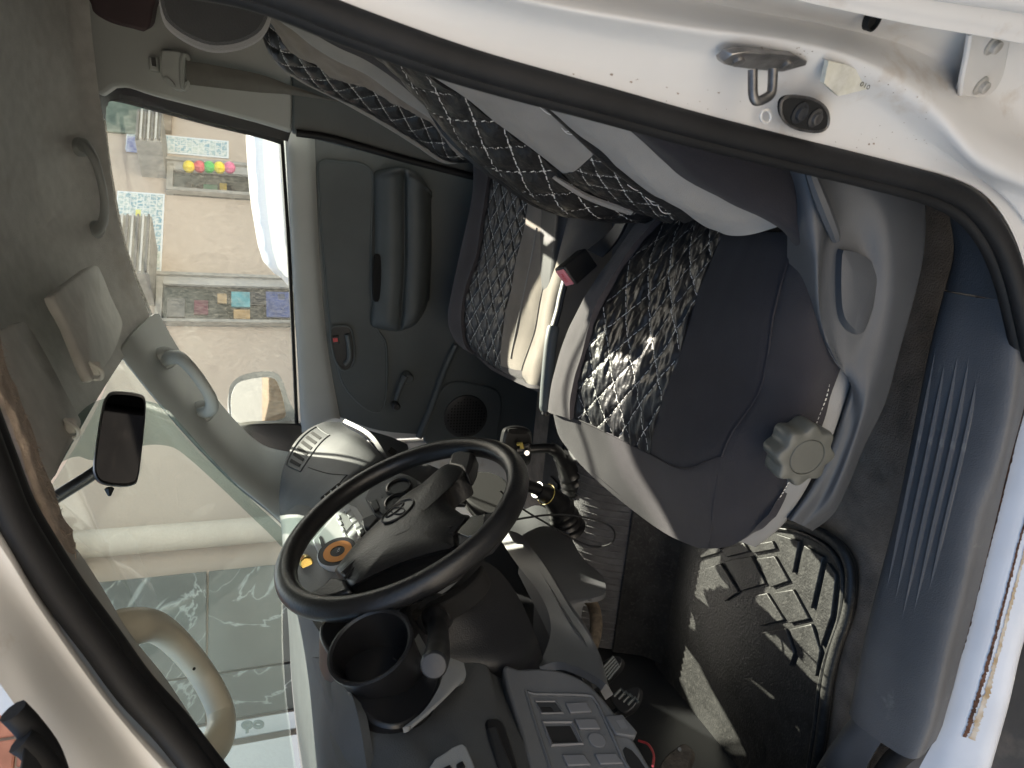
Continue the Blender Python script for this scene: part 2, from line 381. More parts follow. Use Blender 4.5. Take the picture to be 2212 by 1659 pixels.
# ---- near windscreen pillar
wl = [(-40, 1420), (30, 1520), (68, 1578), (102, 1619), (150, 1690)]
wr = [(-40, 1020), (7, 1125), (51, 1210), (112, 1308), (190, 1416), (264, 1518), (339, 1600), (420, 1690)]
m1 = [(-40, 1350), (40, 1430), (100, 1510), (160, 1590), (230, 1690)]
m2 = [(-40, 1190), (40, 1300), (120, 1410), (210, 1530), (330, 1690)]
m3 = [(-40, 1100), (25, 1200), (90, 1310), (240, 1520), (390, 1690)]
patch('windscreen_pillar', [line(wl, Y=.52), line(m1, Y=.535), line(m2, Y=.565), line(m3, Y=.572), line(wr, Y=.60)], M_white, van, ku=4, n=24, th=.03)
sm = crv([(-60, 880), (-10, 1010), (28, 1105), (78, 1190), (136, 1280), (215, 1386), (287, 1485), (365, 1570), (440, 1665), (480, 1710)], 5)
seal = thing('door_opening_seal', None, None, (-.3, .55, -.8)); seal.parent = van; seal.location = A([-.3, .55, -.8+GZ])-WL['van']
tube('seal_bulb', [D(p[0]-4, p[1]+6, Y=.585) for p in sm], .0125, M_rubber, seal, n=14)
tube('seal_lip', [D(p[0]+16, p[1]-12, Y=.60) for p in sm], .0105, M_rubber, seal, n=10)
t0 = [(40, 1075), (80, 1130), (115, 1180), (152, 1233), (220, 1317), (284, 1412), (359, 1497), (426, 1578), (500, 1670)]
t1 = [(143, 1165), (166, 1188), (210, 1256), (254, 1331), (298, 1392), (355, 1463), (433, 1578), (520, 1690)]
tmid = [((a[0]+b[0])/2, (a[1]+b[1])/2) for a, b in zip(resample(t0, 10), resample(t1, 10))]
patch('windscreen_pillar_inner_trim', [line(t0, Y=.615), line(tmid, Y=.625), line(t1, Y=.68), [p+A([-.03, .03, 0]) for p in line(t1, Y=.72)]], M_beige, van, ku=5, n=30, th=.008)
f0 = [(-60, 640), (-30, 760), (5, 860), (30, 940), (57, 1017), (87, 1103), (125, 1180)]
f1 = [(-30, 640), (6, 790), (20, 840), (44, 887), (67, 947), (82, 994), (97, 1044), (122, 1100), (140, 1150), (166, 1190)]
G = loft([line(f0, Y=.62), line([(p[0]-12, p[1]+4) for p in f1], Y=.63), line(f1, Y=.66), [p+A([0, .04, .01]) for p in line(f1, Y=.66)]], 5, 4, 60)
for i in range(G.shape[0]):
    for j in range(G.shape[1]):
        G[i, j] += A(mnoise.noise_vector(Vector(G[i, j]*60)))*.0025
fr = obj('frayed_lining_edge', grid_mesh(G, .01), M_fray, van)
hv, hf = [], []
for k in range(420):
    j = random.randint(0, G.shape[1]-1); i = random.randint(7, 13)
    p = G[i, j]; d = A([random.uniform(-1, .2), random.uniform(-.5, 1.2), random.uniform(-.8, .6)])*random.uniform(.004, .011); s = A([0, .4, 1.])*.0006
    o = len(hv); hv += [p-s, p+s, p+d]; hf.append((o, o+1, o+2))
obj('loose_fibres', (hv, hf), M_fray, fr, smooth=False, kind='stuff')
# ---- windscreen
base = [A(p) for p in ((-.80, .60, -.085), (-.90, .80, -.07), (-.96, 1.2, -.06), (-.93, 1.5, -.07), (-.87, 1.74, -.085))]
top = [A(p) for p in ((-.36, .66, .22), (-.45, .82, .255), (-.525, 1.2, .29), (-.50, 1.5, .275), (-.43, 1.70, .255))]
midl = [(a+b)/2+A([-.03, 0, .025]) for a, b in zip(base, top)]
M_wind = glass_mat('windscreen_glass', (.90, .95, .93), 1.0, .028, 260)
patch('windscreen', [top, midl, base], M_wind, van, ku=6, kv=5, th=.004)
M_refl = glass_mat('painted_reflection', (.68, .73, .72), .4, .03, 200, dcol=(.5, .56, .55))
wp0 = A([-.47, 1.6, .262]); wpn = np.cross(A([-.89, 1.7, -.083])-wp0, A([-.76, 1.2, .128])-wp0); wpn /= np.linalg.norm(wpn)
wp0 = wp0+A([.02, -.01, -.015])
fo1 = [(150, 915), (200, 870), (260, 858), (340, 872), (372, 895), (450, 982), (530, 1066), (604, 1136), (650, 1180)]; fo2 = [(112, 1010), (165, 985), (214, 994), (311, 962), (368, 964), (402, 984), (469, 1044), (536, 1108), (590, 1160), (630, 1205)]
obj('reflection_band', grid_mesh(loft([[DP(x, y, wp0, wpn) for x, y in fo1], [DP(x, y, wp0, wpn) for x, y in fo2]], 3, 4, 40), .001), M_refl, van)  # reflection of the dashboard, painted as a tinted strip on the glass
# ---- door pillar jamb (near, behind the driver seat)
l0 = [(560, -60), (700, 0), (1000, 113), (1300, 196), (1600, 272), (1900, 345), (2060, 385), (2140, 432), (2195, 520), (2230, 640)]
l1 = [(700, -60), (820, -5), (1100, 92), (1350, 158), (1650, 228), (1900, 300), (2080, 360), (2180, 432), (2240, 540), (2270, 640)]
lm = [(820, -60), (1000, 0), (1250, 65), (1450, 105), (1690, 165), (1870, 225), (2000, 295), (2110, 380), (2212, 435), (2280, 470)]
l2 = [(900, -60), (1150, 12), (1470, 68), (1700, 102), (1870, 152), (2005, 238), (2105, 345), (2212, 400), (2290, 430)]
l3 = [(960, -70), (1180, -10), (1480, 45), (1715, 78), (1890, 126), (2025, 205), (2120, 300), (2225, 355), (2290, 380)]
l4 = [(1200, -90), (1400, -25), (1600, 20), (1790, 55), (1960, 100), (2090, 170), (2190, 240), (2290, 300)]
l5 = [(1500, -70), (1690, -10), (1850, 25), (1980, 52), (2100, 72), (2212, 92), (2290, 105)]
l6 = [(1500, -90), (1690, -24), (1850, 12), (1980, 38), (2100, 58), (2212, 78), (2290, 92)]
l7 = [(1550, -120), (1710, -60), (1870, -40), (2000, -20), (2110, 0), (2220, 20), (2290, 30)]
J = loft([line(l0, Y=.515), line(l0, Y=.502), line(l1, Y=.50), line(lm, Y=.49), line(l2, Y=.468), line(l3, Y=.470), line(l4, Y=.495), line(l5, Y=.47)], 6, 4, 60)
obj('door_pillar', grid_mesh(J, .004), M_white, van)
patch('side_panel_edge', [[p+A([.03, .03, 0]) for p in line(l5, Y=.44)], line(l5, Y=.432), line(l6, Y=.425), line(l7, Y=.42), line([(p[0]+60, p[1]-260) for p in l7], Y=.41)], M_white, van, ku=5, n=40, th=.004)
bs = crv([(360, -60), (560, -22), (760, 55), (1010, 142), (1300, 222), (1500, 277), (1700, 327), (1900, 375), (2030, 412), (2100, 452), (2152, 520), (2184, 600), (2206, 690), (2225, 780)], 6)
tube('seal_bulb', [D(p[0]+6, p[1]-6, Y=.505) for p in bs], .0098, M_rubber, seal, n=14)
tube('seal_lip', [D(p[0]-16, p[1]+14, Y=.518) for p in bs], .0085, M_rubber, seal, n=10)
# chipped paint and dirt flecks on the jamb
JN = gnormals(J); fv, ff = [], []
def fleck(i, j, r):
    c = J[i, j]+JN[i, j]*.0006; a = J[i, min(j+1, 59)]-J[i, max(j-1, 0)]; a /= np.linalg.norm(a); b = np.cross(JN[i, j], a); n_ = random.randint(5, 8); o = len(fv)
    c = c+a*random.uniform(-.006, .006)+b*random.uniform(-.003, .003)
    for k in range(n_):
        t = 2*math.pi*k/n_; q = r*random.uniform(.4, 1.2); fv.append(c+a*math.cos(t)*q*random.uniform(1, 2.2)+b*math.sin(t)*q)
    ff.append(tuple(range(o, o+n_)))
for k in range(34): fleck(random.randint(7, 12), random.randint(14, 36), random.choice((.0003, .0004, .0005, .0009)))
for k in range(30): fleck(random.randint(22, 24), random.randint(24, 42), random.choice((.0003, .0005, .0006)))
for k in range(20): fleck(random.randint(10, 20), random.randint(34, 50), random.choice((.0002, .0003, .0005)))
obj('paint_chips', (fv, ff), mat('bare_chip', (.26, .21, .17), .9, var=.4, vscale=200), van, smooth=False, kind='stuff')
# striker
st = thing('door_striker', None, None, (.1, .47, -.4)); st.parent = van; st.location = A([.1, .47, -.4+GZ])-WL['van']
sn = A([-.55, -.72, -.42]); sn /= np.linalg.norm(sn)
sp0 = D(1655, 132, Y=.470); pn = A([-.9, -.42, -.12]); pn /= np.linalg.norm(pn)
pl = [(1563, 132), (1580, 118), (1610, 113), (1660, 116), (1722, 122), (1745, 133), (1742, 142), (1690, 156), (1640, 152), (1590, 146), (1566, 140)]
slab('plate', [DP(x, y, sp0, pn) for x, y in pl], A([.004, .006, .004]), M_steel, st, bevel=.001)
lp = crv([(1626, 150), (1626, 180), (1627, 205), (1634, 218), (1650, 214), (1664, 204), (1668, 190), (1670, 148)], 4)
tube('loop', [D(p[0], p[1], Y=.462) for p in lp], .0036, M_zinc, st, n=10)
for q in ((1595, 134), (1700, 142)):
    obj('screw', lathe_mesh(DP(*q, sp0-pn*(-.001), pn), pn, [(.0045, -.001), (.0045, .0012), (.003, .0016)], 14), M_steel, st)
# oval pocket with bolts
pc = D(1741, 246, Y=.486); pn2 = A([-.35, -.86, -.2]); pn2 /= np.linalg.norm(pn2)
ov = [DP(1738+52*np.sign(math.cos(a))*abs(math.cos(a))**.8, 246+36*np.sign(math.sin(a))*abs(math.sin(a))**.8+12*math.cos(a), pc, pn2) for a in np.linspace(0, 2*math.pi, 30, endpoint=False)]
pk = slab('latch_pocket', ov, -pn2*.004, M_void, van, bevel=.0008)
tube('rim', ov, .0012, M_zinc, pk, closed=True, n=6)
for (x, y, r) in ((1726, 243, .0085), (1759, 254, .0075)):
    obj('bolt', lathe_mesh(DP(x, y, pc, pn2)+pn2*.0005, pn2, [(r, 0), (r, .001), (r*.7, .0015), (r*.62, .004), (r*.5, .0045)], 18), M_dark if r > .008 else M_zinc, pk)
rg = D(1652, 250, Y=.492)
obj('paint_ring', tube_mesh([DP(1652+11*math.cos(a), 250+14*math.sin(a), rg, pn2)+pn2*.001 for a in np.linspace(0, 2*math.pi, 20, endpoint=False)], .0012, 6, True), M_white, van)
# round drain hole under the panel edge
hc = D(1888, 42, Y=.466); hn = A([-.3, -.85, -.3]); hn /= np.linalg.norm(hn)
obj('drain_hole', lathe_mesh(hc, hn, [(.0085, -.004), (.0085, .0012), (.0072, .0013), (.0070, -.002)], 24), M_void, van)
# hinge bracket with two bolts
bc = D(2120, 150, Y=.475); bn = A([-.45, -.82, -.25]); bn /= np.linalg.norm(bn)
bk = [(2100, 60), (2185, 84), (2165, 190), (2140, 208), (2110, 214), (2080, 208), (2074, 196), (2084, 170), (2096, 100)]
br = slab('check_bracket', [DP(x, y, bc, bn) for x, y in bk], -bn*.006, M_white, van, bevel=.002, seg=3)
for q in ((2142, 97), (2117, 184)):
    cc = DP(*q, bc, bn)+bn*.0002
    obj('bolt', lathe_mesh(cc, bn, [(.0078, 0), (.0078, .0015), (.0062, .002), (.0050, .0022), (.0050, .0062), (.0040, .007)], 6*3), M_bolt, br)
tube('flange', [DP(x, y, bc, bn)+bn*.001 for x, y in ((2094, 70), (2086, 120), (2076, 165), (2074, 200))], .0028, M_white, br, n=8)
lb = slab('faded_sticker', [DP(x, y, D(1850, 175, Y=.474), pn2) for x, y in ((1790, 132), (1830, 140), (1890, 172), (1898, 186), (1812, 208), (1780, 180))], -pn2*.004, M_paper, van, bevel=0)
text('sticker_number', '71010', DP(1862, 182, D(1850, 175, Y=.4725), pn2), CR*-.5-CU*1., CR*1-CU*.4, .0055, M_ink, lb)
# ---- sill
s_in = [(2062, 549), (2039, 629), (2006, 763), (1973, 927), (1938, 1100), (1904, 1233), (1870, 1368), (1834, 1541)]
s_cr = [(2212, 560), (2198, 660), (2184, 850), (2150, 1000), (2110, 1097), (2073, 1266), (2039, 1402), (2005, 1565)]
s_mi = [((a[0]*.55+b[0]*.45), a[1]*.55+b[1]*.45) for a, b in zip(s_in, s_cr)]
s_ou = [(2250, 640), (2240, 760), (2207, 900), (2180, 1000), (2157, 1097), (2125, 1230), (2090, 1368), (2036, 1568)]
top0 = [A([p[0], p[1], p[2]-.05]) for p in line(s_in[1:], Z=-.782)]
scl = [top0, line(s_in[1:], Z=-.782), line(s_mi[1:], Z=-.776), line(s_cr[1:], Z=-.781), line(s_ou[1:], Z=-.812)]
def endrow(f): return [D(*p, Z=z) for p, z in f]
Gs = loft(scl, 6, 5, 48)
E1 = [top0[-1], D(1838, 1548, Z=-.783), D(1905, 1605, Z=-.780), D(1975, 1640, Z=-.784), D(2022, 1600, Z=-.815)]
Er = A(crv(E1, 6)); Gs = np.concatenate([Gs, Er[:, None, :]], 1) if Er.shape[0] == Gs.shape[0] else Gs
sc = obj('scuff_plate', grid_mesh(Gs, .004), M_scuff, van)
r0 = [(2014, 728), (1978, 925), (1938, 1120), (1892, 1340)]; r1 = [(2132, 770), (2104, 930), (2058, 1120), (2000, 1360)]
for k in range(5):
    f = .1+k*.2
    rp = [(a[0]*(1-f)+b[0]*f, a[1]*(1-f)+b[1]*f) for a, b in zip(r0, r1)]
    pts = crv(line(rp, Z=-.7785+.0018*math.sin(f*3.1)), 5)
    n_ = len(pts); rad = [.0042*min(1, .15+1.2*min(i, n_-1-i)/6) for i in range(n_)]
    tube('rib', pts, rad, M_scuff, sc, n=8, flat=1.0)
u_in = [(2040, 380), (2052, 470), (2060, 545), (2041, 626)]; u_ou = [(2120, 450), (2148, 500), (2170, 570), (2182, 652)]
patch('sill_end_trim', [[p-A([0, 0, .06]) for p in line(u_in, Z=-.785)], line(u_in, Z=-.785), line([((a[0]+b[0])/2, (a[1]+b[1])/2) for a, b in zip(u_in, u_ou)], Z=-.775), line(u_ou, Z=-.768), [p+A([0, -.02, -.02]) for p in line(u_ou, Z=-.768)]], M_scuff, van, ku=4, kv=5)
k0 = [(1846, 1552), (1800, 1610), (1762, 1670), (1740, 1720)]; k1 = [(1905, 1600), (1880, 1640), (1855, 1690), (1840, 1730)]
patch('kick_panel', [[p+A([0, .03, -.06]) for p in line(k0, Z=-.79)], line(k0, Z=-.79), line(k1, Z=-.80)], M_shield, van, ku=4, kv=4)
tube('seal_bulb', crv(line([(1985, 1600), (1935, 1640), (1900, 1690), (1870, 1740)], Z=-.815), 4), .014, M_rubber, seal, n=12)
w_in = [(2300, 560), (2262, 700), (2225, 850), (2160, 1080), (2095, 1345), (2040, 1550), (1985, 1660), (1960, 1720)]
w_rs = [(2330, 700), (2290, 850), (2250, 1000), (2205, 1160), (2140, 1410), (2095, 1560), (2060, 1660), (2040, 1720)]
w_ed = [(2360, 1000), (2310, 1120), (2270, 1240), (2212, 1385), (2180, 1520), (2140, 1662), (2125, 1720)]
SI = loft([line(w_in, Z=-.822), line(w_rs, Z=-.832), line(w_ed, Z=-.86), [p+A([0, .06, -.03]) for p in line(w_ed, Z=-.86)], [p+A([0, .25, -.12]) for p in line(w_ed, Z=-.86)]], 5, 4, 40)
obj('sill', grid_mesh(SI, .004), M_sill, van)
# rust along the seams of the sill
def rust(path, wid, Z, n=260):
    V, Fs = [], []
    P = resample(crv(path, 5), n)
    for i, p in enumerate(P):
        a = D(p[0]-wid*(.45+.55*abs(mnoise.noise(Vector((i*.21, 0, 1))))+.35*random.random()), p[1], Z=Z); b = D(p[0]+wid*(.45+.6*abs(mnoise.noise(Vector((i*.17, 3, 1))))+.35*random.random()), p[1]+random.uniform(-1, 1), Z=Z)
        V += [a, b]
        if i: Fs.append((2*i-2, 2*i-1, 2*i+1, 2*i))
    return V, Fs
def rust_on(G, row, wid, seed, j0, j1, off):
    Nn = gnormals(G); V, Fs = [], []
    for k, jf in enumerate(np.linspace(j0, j1, 300)):
        jj = min(int(jf), G.shape[1]-2); f = jf-jj
        c = G[row, jj]*(1-f)+G[row, jj+1]*f; up = (G[row+1, jj]-G[row-1, jj]); up /= np.linalg.norm(up); n_ = Nn[row, jj]
        a = wid*(.25+.75*abs(mnoise.noise(Vector((k*.23, 0, seed))))+.5*random.random()); b = wid*(.25+.8*abs(mnoise.noise(Vector((k*.19, 7, seed))))+.5*random.random())
        V += [c-up*a+n_*off, c+up*b+n_*off]
        if k: Fs.append((2*k-2, 2*k-1, 2*k+1, 2*k))
    return V, Fs
obj('rust_stain', rust_on(SI, 6, .0045, 4, 6, 33, .0008), mat('rust_stain', (.40, .27, .14), .9, col2=(.62, .55, .45), vscale=60), van, smooth=False)
obj('rust_line', rust_on(SI, 5, .0032, 2, 6, 33, .0012), M_rust, van, smooth=False)
obj('rust_line', rust([(2228, 800), (2205, 900), (2157, 1100), (2122, 1235), (2088, 1370), (2055, 1480), (2034, 1560), (2010, 1610)], 4.5, -.8165), M_rust, van, smooth=False)
# ---- outer shell that shades the cabin
def sheet(name, pts, vec, m_=M_white): return slab(name, [A(p, float) for p in pts], vec, m_, van, bevel=.006)
sheet('far_side_panel', [(.105, 2.08, -1.25), (3, 2.08, -1.25), (3, 1.98, .44), (.30, 1.95, .44), (.17, 2.03, .0)], (0, -.03, 0))
sheet('near_side_panel', [(.16, .40, -1.2), (3, .40, -1.2), (3, .45, .44), (.17, .46, .44), (.14, .43, 0), (.14, .415, -.35), (.16, .405, -.7)], (0, .03, 0))
sheet('rear_panel', [(3, .42, -1.2), (3, 1.98, -1.2), (3, 1.95, .45), (3, .45, .45)], (-.03, 0, 0))
sheet('underbody', [(-1.25, .86, -1.0), (3, .86, -1.0), (3, 1.98, -1.0), (-1.25, 1.95, -1.0)], (0, 0, -.05), M_dark)
sheet('front_panel', [(-1.28, .55, -1.15), (-1.28, 1.9, -1.15), (-.98, 1.88, -.12), (-.98, .58, -.12)], (-.03, 0, 0))
sheet('firewall', [(-1.02, .62, -.9), (-1.02, 1.88, -.9), (-.97, 1.86, -.16), (-.97, .64, -.16)], (-.03, 0, 0), M_dark)
sheet('dark_backing', [(.85, .5, -.9), (.85, 1.9, -.9), (.85, 1.86, .3), (.85, .6, .3)], (.02, 0, 0), M_hrest)  # dark sheet added behind the seats to keep the rear cabin dark
sheet('far_front_side_panel', [(-1.26, 2.08, -1.2), (-.805, 2.08, -1.2), (-.805, 2.06, -.17), (-.95, 2.0, -.15)], (0, -.03, 0))
sheet('front_wing', [(-1.26, .47, -1.15), (-.80, .47, -1.15), (-.76, .47, -.80), (-.83, .49, -.55), (-.83, .50, -.2), (-.74, .51, .0), (-.98, .53, -.10)], (0, .02, 0))
sheet('hinge_pillar', [(-1.0, .60, -.86), (-.78, .60, -.86), (-.80, .60, -.5), (-.76, .60, -.2), (-.72, .60, -.02), (-.98, .60, -.10)], (0, .02, 0), M_shield)
rl = [(-.24, .60, .205), (-.17, .59, .225), (0, .58, .265), (.2, .575, .285), (.8, .57, .29), (3, .56, .29)]
patch('near_roof_rail', [[A([x, y+.04, z]) for x, y, z in rl], [A(p) for p in rl], [A([x, y-.05, z+.05]) for x, y, z in rl], [A([x, y-.03, z+.12]) for x, y, z in rl], [A([x, .62, .455]) for x, y, z in rl]], M_white, van, ku=4, kv=4, th=.004)
up = J[:, 0]; obj('door_pillar_upper', grid_mesh(np.stack([up, up+A([.015, .02, .12]), up+A([.03, .06, .30])], 1), .004), M_white, van)
tube('seal_bulb', crv([D(480, 1710, Y=.585), A([-.72, .585, -.06]), A([-.79, .58, -.22]), A([-.81, .578, -.45]), A([-.79, .575, -.68]), A([-.765, .57, -.785])], 6), .0125, M_rubber, seal, n=12)
tube('seal_bulb', crv([D(360, -60, Y=.505), A([.115, .53, .15]), A([.09, .575, .25]), A([-.02, .59, .245]), A([-.15, .598, .215]), D(-60, 880, Y=.585)], 6), .0105, M_rubber, seal, n=12)
# ---- floor coverings
slab('floor_carpet', [A(p, float) for p in ((-1.05, .58, -.868), (.85, .58, -.868), (.85, 2.04, -.868), (-1.05, 2.04, -.868))], (0, 0, -.02), M_carpet, van, bevel=0)
cl = [[A([x, y, z]) for x in (-1.0, -.8, -.6, -.4, -.2, .1, .5)] for y, z in ((1.13, -.866), (1.17, -.82), (1.215, -.73), (1.255, -.685), (1.31, -.67), (1.36, -.682), (1.39, -.73), (1.42, -.80), (1.45, -.866))]
GT = loft(cl, 6, 6)
obj('tunnel_carpet', grid_mesh(GT, .004), M_greyc, van)
rv = []
for k in range(46):
    x = -.98+k*.016; i0 = int(np.interp(x, [-1, .5], [0, GT.shape[1]-1]))
    rv.append(tube_mesh([GT[i, i0]+A([x-GT[i, i0][0], 0, .0012]) for i in range(1, GT.shape[0]-8, 2)], .0022, 5))
obj('carpet_cord', join(*rv), M_greyc, van, kind='stuff')
# ================================================================ passenger door (far side)
def sub(name, parent, loc):
    o = bpy.data.objects.new(name, None); SC.collection.objects.link(o); o.empty_display_size = .05
    p = A(loc, float)+A([0, 0, GZ]); WL[o.name] = p; o.parent = parent; o.location = p-WL[parent.name]; return o
pd = sub('passenger_door', van, (-.3, 1.92, -.8))
gl = [DP(x, y, A([0, 1.93, .28]), A([0, -.98, -.2])) for x, y in ((214, 196), (232, 360), (250, 490), (300, 640), (380, 790), (500, 945), (650, 945), (622, 292), (420, 230))]
M_sglass = glass_mat('side_glass', (.93, .95, .93), .8, .022, 40, (8, 8, .6))
slab('window_glass', gl, (0, .004, 0), M_sglass, pd, bevel=0)
re = crv([(330, 690), (272, 540), (240, 380), (226, 270), (222, 225), (232, 208), (262, 210), (330, 228), (450, 260), (560, 287), (612, 303)], 4)
tube('window_seal', [D(p[0], p[1]+2, Y=1.995) for p in re[16:]], .0100, M_rubber, pd, n=8)
tube('window_seal', [D(p[0], p[1], Y=1.990) for p in re[:18]], .004, M_rubber, pd, n=8)
tube('window_seal', [D(p[0], p[1], Y=2.000) for p in crv([(608, 296), (624, 540), (634, 750), (642, 940)], 5)], .0055, M_rubber, pd, n=8)
tube('window_seal', [D(p[0], p[1], Y=1.995) for p in crv([(326, 686), (378, 764), (434, 836), (490, 905), (520, 938)], 5)], .0045, M_rubber, pd, n=8)
fa = crv([(216, 250), (220, 208), (246, 187), (275, 187), (330, 205), (450, 236), (560, 265), (634, 288)], 4); fb = crv([(228, 262), (232, 222), (250, 214), (280, 217), (335, 232), (452, 263), (560, 289), (622, 306)], 4)
obj('window_frame', grid_mesh(A([[D(p[0]-4, p[1]-8, Y=1.90) for p in fa], [D(p[0], p[1], Y=1.965) for p in fb]]), .004), M_rubber, pd)
slab('mirror_base_cover', [D(x, y, Y=1.990) for x, y in crv([(508, 922), (640, 916), (662, 938), (634, 984), (590, 982), (545, 958)], 3, True)], (0, .03, 0), M_black, pd, bevel=.004)
b0 = [(616, 280), (630, 550), (642, 750), (652, 935)]; b1 = [(630, 285), (645, 550), (657, 750), (668, 925)]
b2 = [(662, 296), (676, 550), (692, 750), (716, 905)]; b3 = [(680, 300), (690, 550), (708, 750), (735, 905)]
patch('belt_trim', [line(b0, Y=2.005), line(b0, Y=1.990), line(b1, Y=1.975), line(b2, Y=1.975), line(b3, Y=1.990)], M_trimL, pd, ku=4, kv=6, th=.01)
p0 = [(672, 292), (690, 550), (706, 740), (732, 900)]; p1 = [(780, 300), (790, 550), (800, 760), (820, 930)]
p2 = [(930, 330), (930, 560), (925, 760), (935, 940)]; p3 = [(1060, 380), (1040, 560), (1010, 760), (1010, 950)]; p4 = [(1160, 430), (1150, 580), (1140, 780), (1140, 980)]
patch('door_panel', [line(p0, Y=1.995), line(p1, Y=1.985), line(p2, Y=1.990), line(p3, Y=1.985), line(p4, Y=1.990), line([(1250, 470), (1245, 620), (1240, 800), (1235, 1010)], Y=1.985)], M_door, pd, ku=4, kv=6, th=.02)
io = crv([(690, 352), (740, 350), (785, 356), (806, 385), (803, 480), (802, 600), (806, 690), (822, 722), (834, 745), (836, 820), (830, 876), (812, 890), (780, 874), (742, 830), (726, 770), (712, 690), (700, 560), (690, 420)], 3, True)
slab('upper_insert', [D(p[0], p[1], Y=1.974) for p in io], (0, .012, 0), M_door2, pd, bevel=.004, seg=3)
tube('insert_piping', [D(p[0], p[1], Y=1.977) for p in io], .0035, M_door, pd, closed=True, n=8)
ar = []
for xx, yy_, ins in ((806, 1.885, 26), (812, 1.84, 10), (840, 1.815, 3), (862, 1.818, 0), (872, 1.832, 2), (880, 1.805, 3), (905, 1.80, 16), (922, 1.83, 40), (929, 1.885, 55)):
    ar.append(lineY([(xx, 360+ins), (xx+2, 372+ins), (xx+2, 420), (xx+3, 540), (xx-1, 640), (xx-6, 705-ins), (xx-7, 716-ins)], [1.98, yy_+.09, yy_+.09, yy_+.09, yy_+.09, yy_+.09, 1.98]))
for a in ar: pass
patch('armrest', ar, M_door2, pd, ku=5, kv=5, th=.004)
po = crv([(808, 556), (815, 549), (822, 556), (824, 600), (820, 645), (813, 652), (806, 645), (805, 600)], 3, True)
slab('pull_pocket', [D(p[0], p[1], Y=1.916) for p in po], (0, .01, 0), M_void, pd, bevel=.002)
ho = crv([(714, 712), (735, 704), (756, 708), (764, 735), (765, 775), (757, 795), (738, 798), (722, 770)], 3, True)
slab('handle_bezel', [D(p[0], p[1], Y=1.966) for p in ho], (0, .01, 0), M_dark, pd, bevel=.003)
tube('handle_rim', [D(p[0], p[1], Y=1.964) for p in ho], .003, M_door, pd, closed=True, n=8)
tube('door_handle', [D(p[0], p[1], Y=1.956) for p in crv([(750, 722), (754, 745), (755, 775), (745, 788)], 4)], .0075, M_door, pd, n=10)
slab('lock_button', [D(x, y, Y=1.958) for x, y in ((718, 727), (732, 725), (734, 742), (720, 744))], (0, .012, 0), M_dark, pd, bevel=.002)
slab('lock_flag', [D(x, y, Y=1.957) for x, y in ((719, 731), (729, 730), (730, 738), (720, 739))], (0, .001, 0), M_red, pd, bevel=0)
ca = crv([(855, 872), (860, 850), (868, 828), (876, 812)], 4)
wc = tube('window_crank', [D(p[0], p[1], Y=1.948) for p in ca], [.009+.0012*i/3 for i in range(len(ca))], M_door2, pd, n=10, flat=.7)
obj('crank_boss', lathe_mesh(D(878, 812, Y=1.980), (0, -1, 0), [(.016, 0), (.016, .028), (.012, .036)], 18), M_door2, pd)
obj('crank_knob', lathe_mesh(D(852, 872, Y=1.950), (0, -1, 0), [(.009, -.004), (.012, .012), (.012, .03), (.008, .035)], 18), M_dark, pd)
sp = crv([(915, 920), (935, 880), (955, 840), (985, 824), (1030, 830), (1072, 842), (1085, 870), (1078, 920), (1060, 960), (930, 965)], 3, True)
slab('speaker_panel', [D(p[0], p[1], Y=1.975) for p in sp], (0, .012, 0), M_door, pd, bevel=.006, seg=3)
gc = D(1006, 900, Y=1.971)
sg = obj('speaker_grille', lathe_mesh(gc, (0, -1, 0), [(.069, -.004), (.069, .002), (.064, .0045), (.03, .006)], 36), M_dark, pd)
ds = []
for i in range(-6, 7):
    for j in range(-6, 7):
        if i*i+j*j < 38: ds.append(box_mesh(gc+A([i*.0095, -.0062, j*.0095]), (.0045, .0012, .0045)))
obj('grille_holes', join(*ds), M_void, sg, smooth=False, kind='stuff')
tube('panel_crease', crv(lineY([(905, 945), (930, 885), (960, 800), (985, 745)], [1.975, 1.975]), 5), .011, M_door, pd, n=8)
sheet('door_skin', [(-.80, 2.09, -1.2), (.10, 2.09, -1.2), (.10, 2.075, -.125), (-.80, 2.075, -.165)], (0, -.03, 0)).parent = van
# exterior mirror
mp = D(560, 868, Y=2.10); mn = A([.88, -.47, -.02]); mn /= np.linalg.norm(mn)
dm = sub('door_mirror', van, mp)
hs = crv([(494, 850), (502, 828), (530, 810), (585, 804), (608, 820), (622, 862), (640, 916), (560, 924), (506, 920), (495, 890)], 3, True)
V0 = [DP(p[0], p[1], mp, mn) for p in hs]; cen = sum(V0)/len(V0)
rings = [[p+mn*.004 for p in V0], [cen+(p-cen)*1.03-mn*.02 for p in V0], [cen+(p-cen)*.98-mn*.06 for p in V0], [cen+(p-cen)*.75-mn*.095 for p in V0], [cen+(p-cen)*.3-mn*.11 for p in V0]]
nn = len(V0); hvv = [q for r in rings for q in r]; hff = []
for i in range(4):
    for k in range(nn): hff.append((i*nn+k, i*nn+(k+1) % nn, (i+1)*nn+(k+1) % nn, (i+1)*nn+k))
hff.append(tuple(range(4*nn, 5*nn))); hff.append(tuple(range(nn-1, -1, -1)))
obj('mirror_housing', (hvv, hff), mat('mirror_housing_plastic', (.16, .165, .165), .5, var=.1), dm)
mg = crv([(502, 846), (522, 823), (583, 815), (603, 833), (616, 883), (613, 903), (569, 912), (509, 912), (499, 885)], 3, True)
slab('mirror_glass', [DP(p[0], p[1], mp+mn*.006, mn) for p in mg], -mn*.003, M_mirror, dm, bevel=.0006)
tube('mirror_arm', [D(630, 905, Y=2.08), D(640, 925, Y=2.0), D(640, 935, Y=2.020)], .02, M_black, dm)
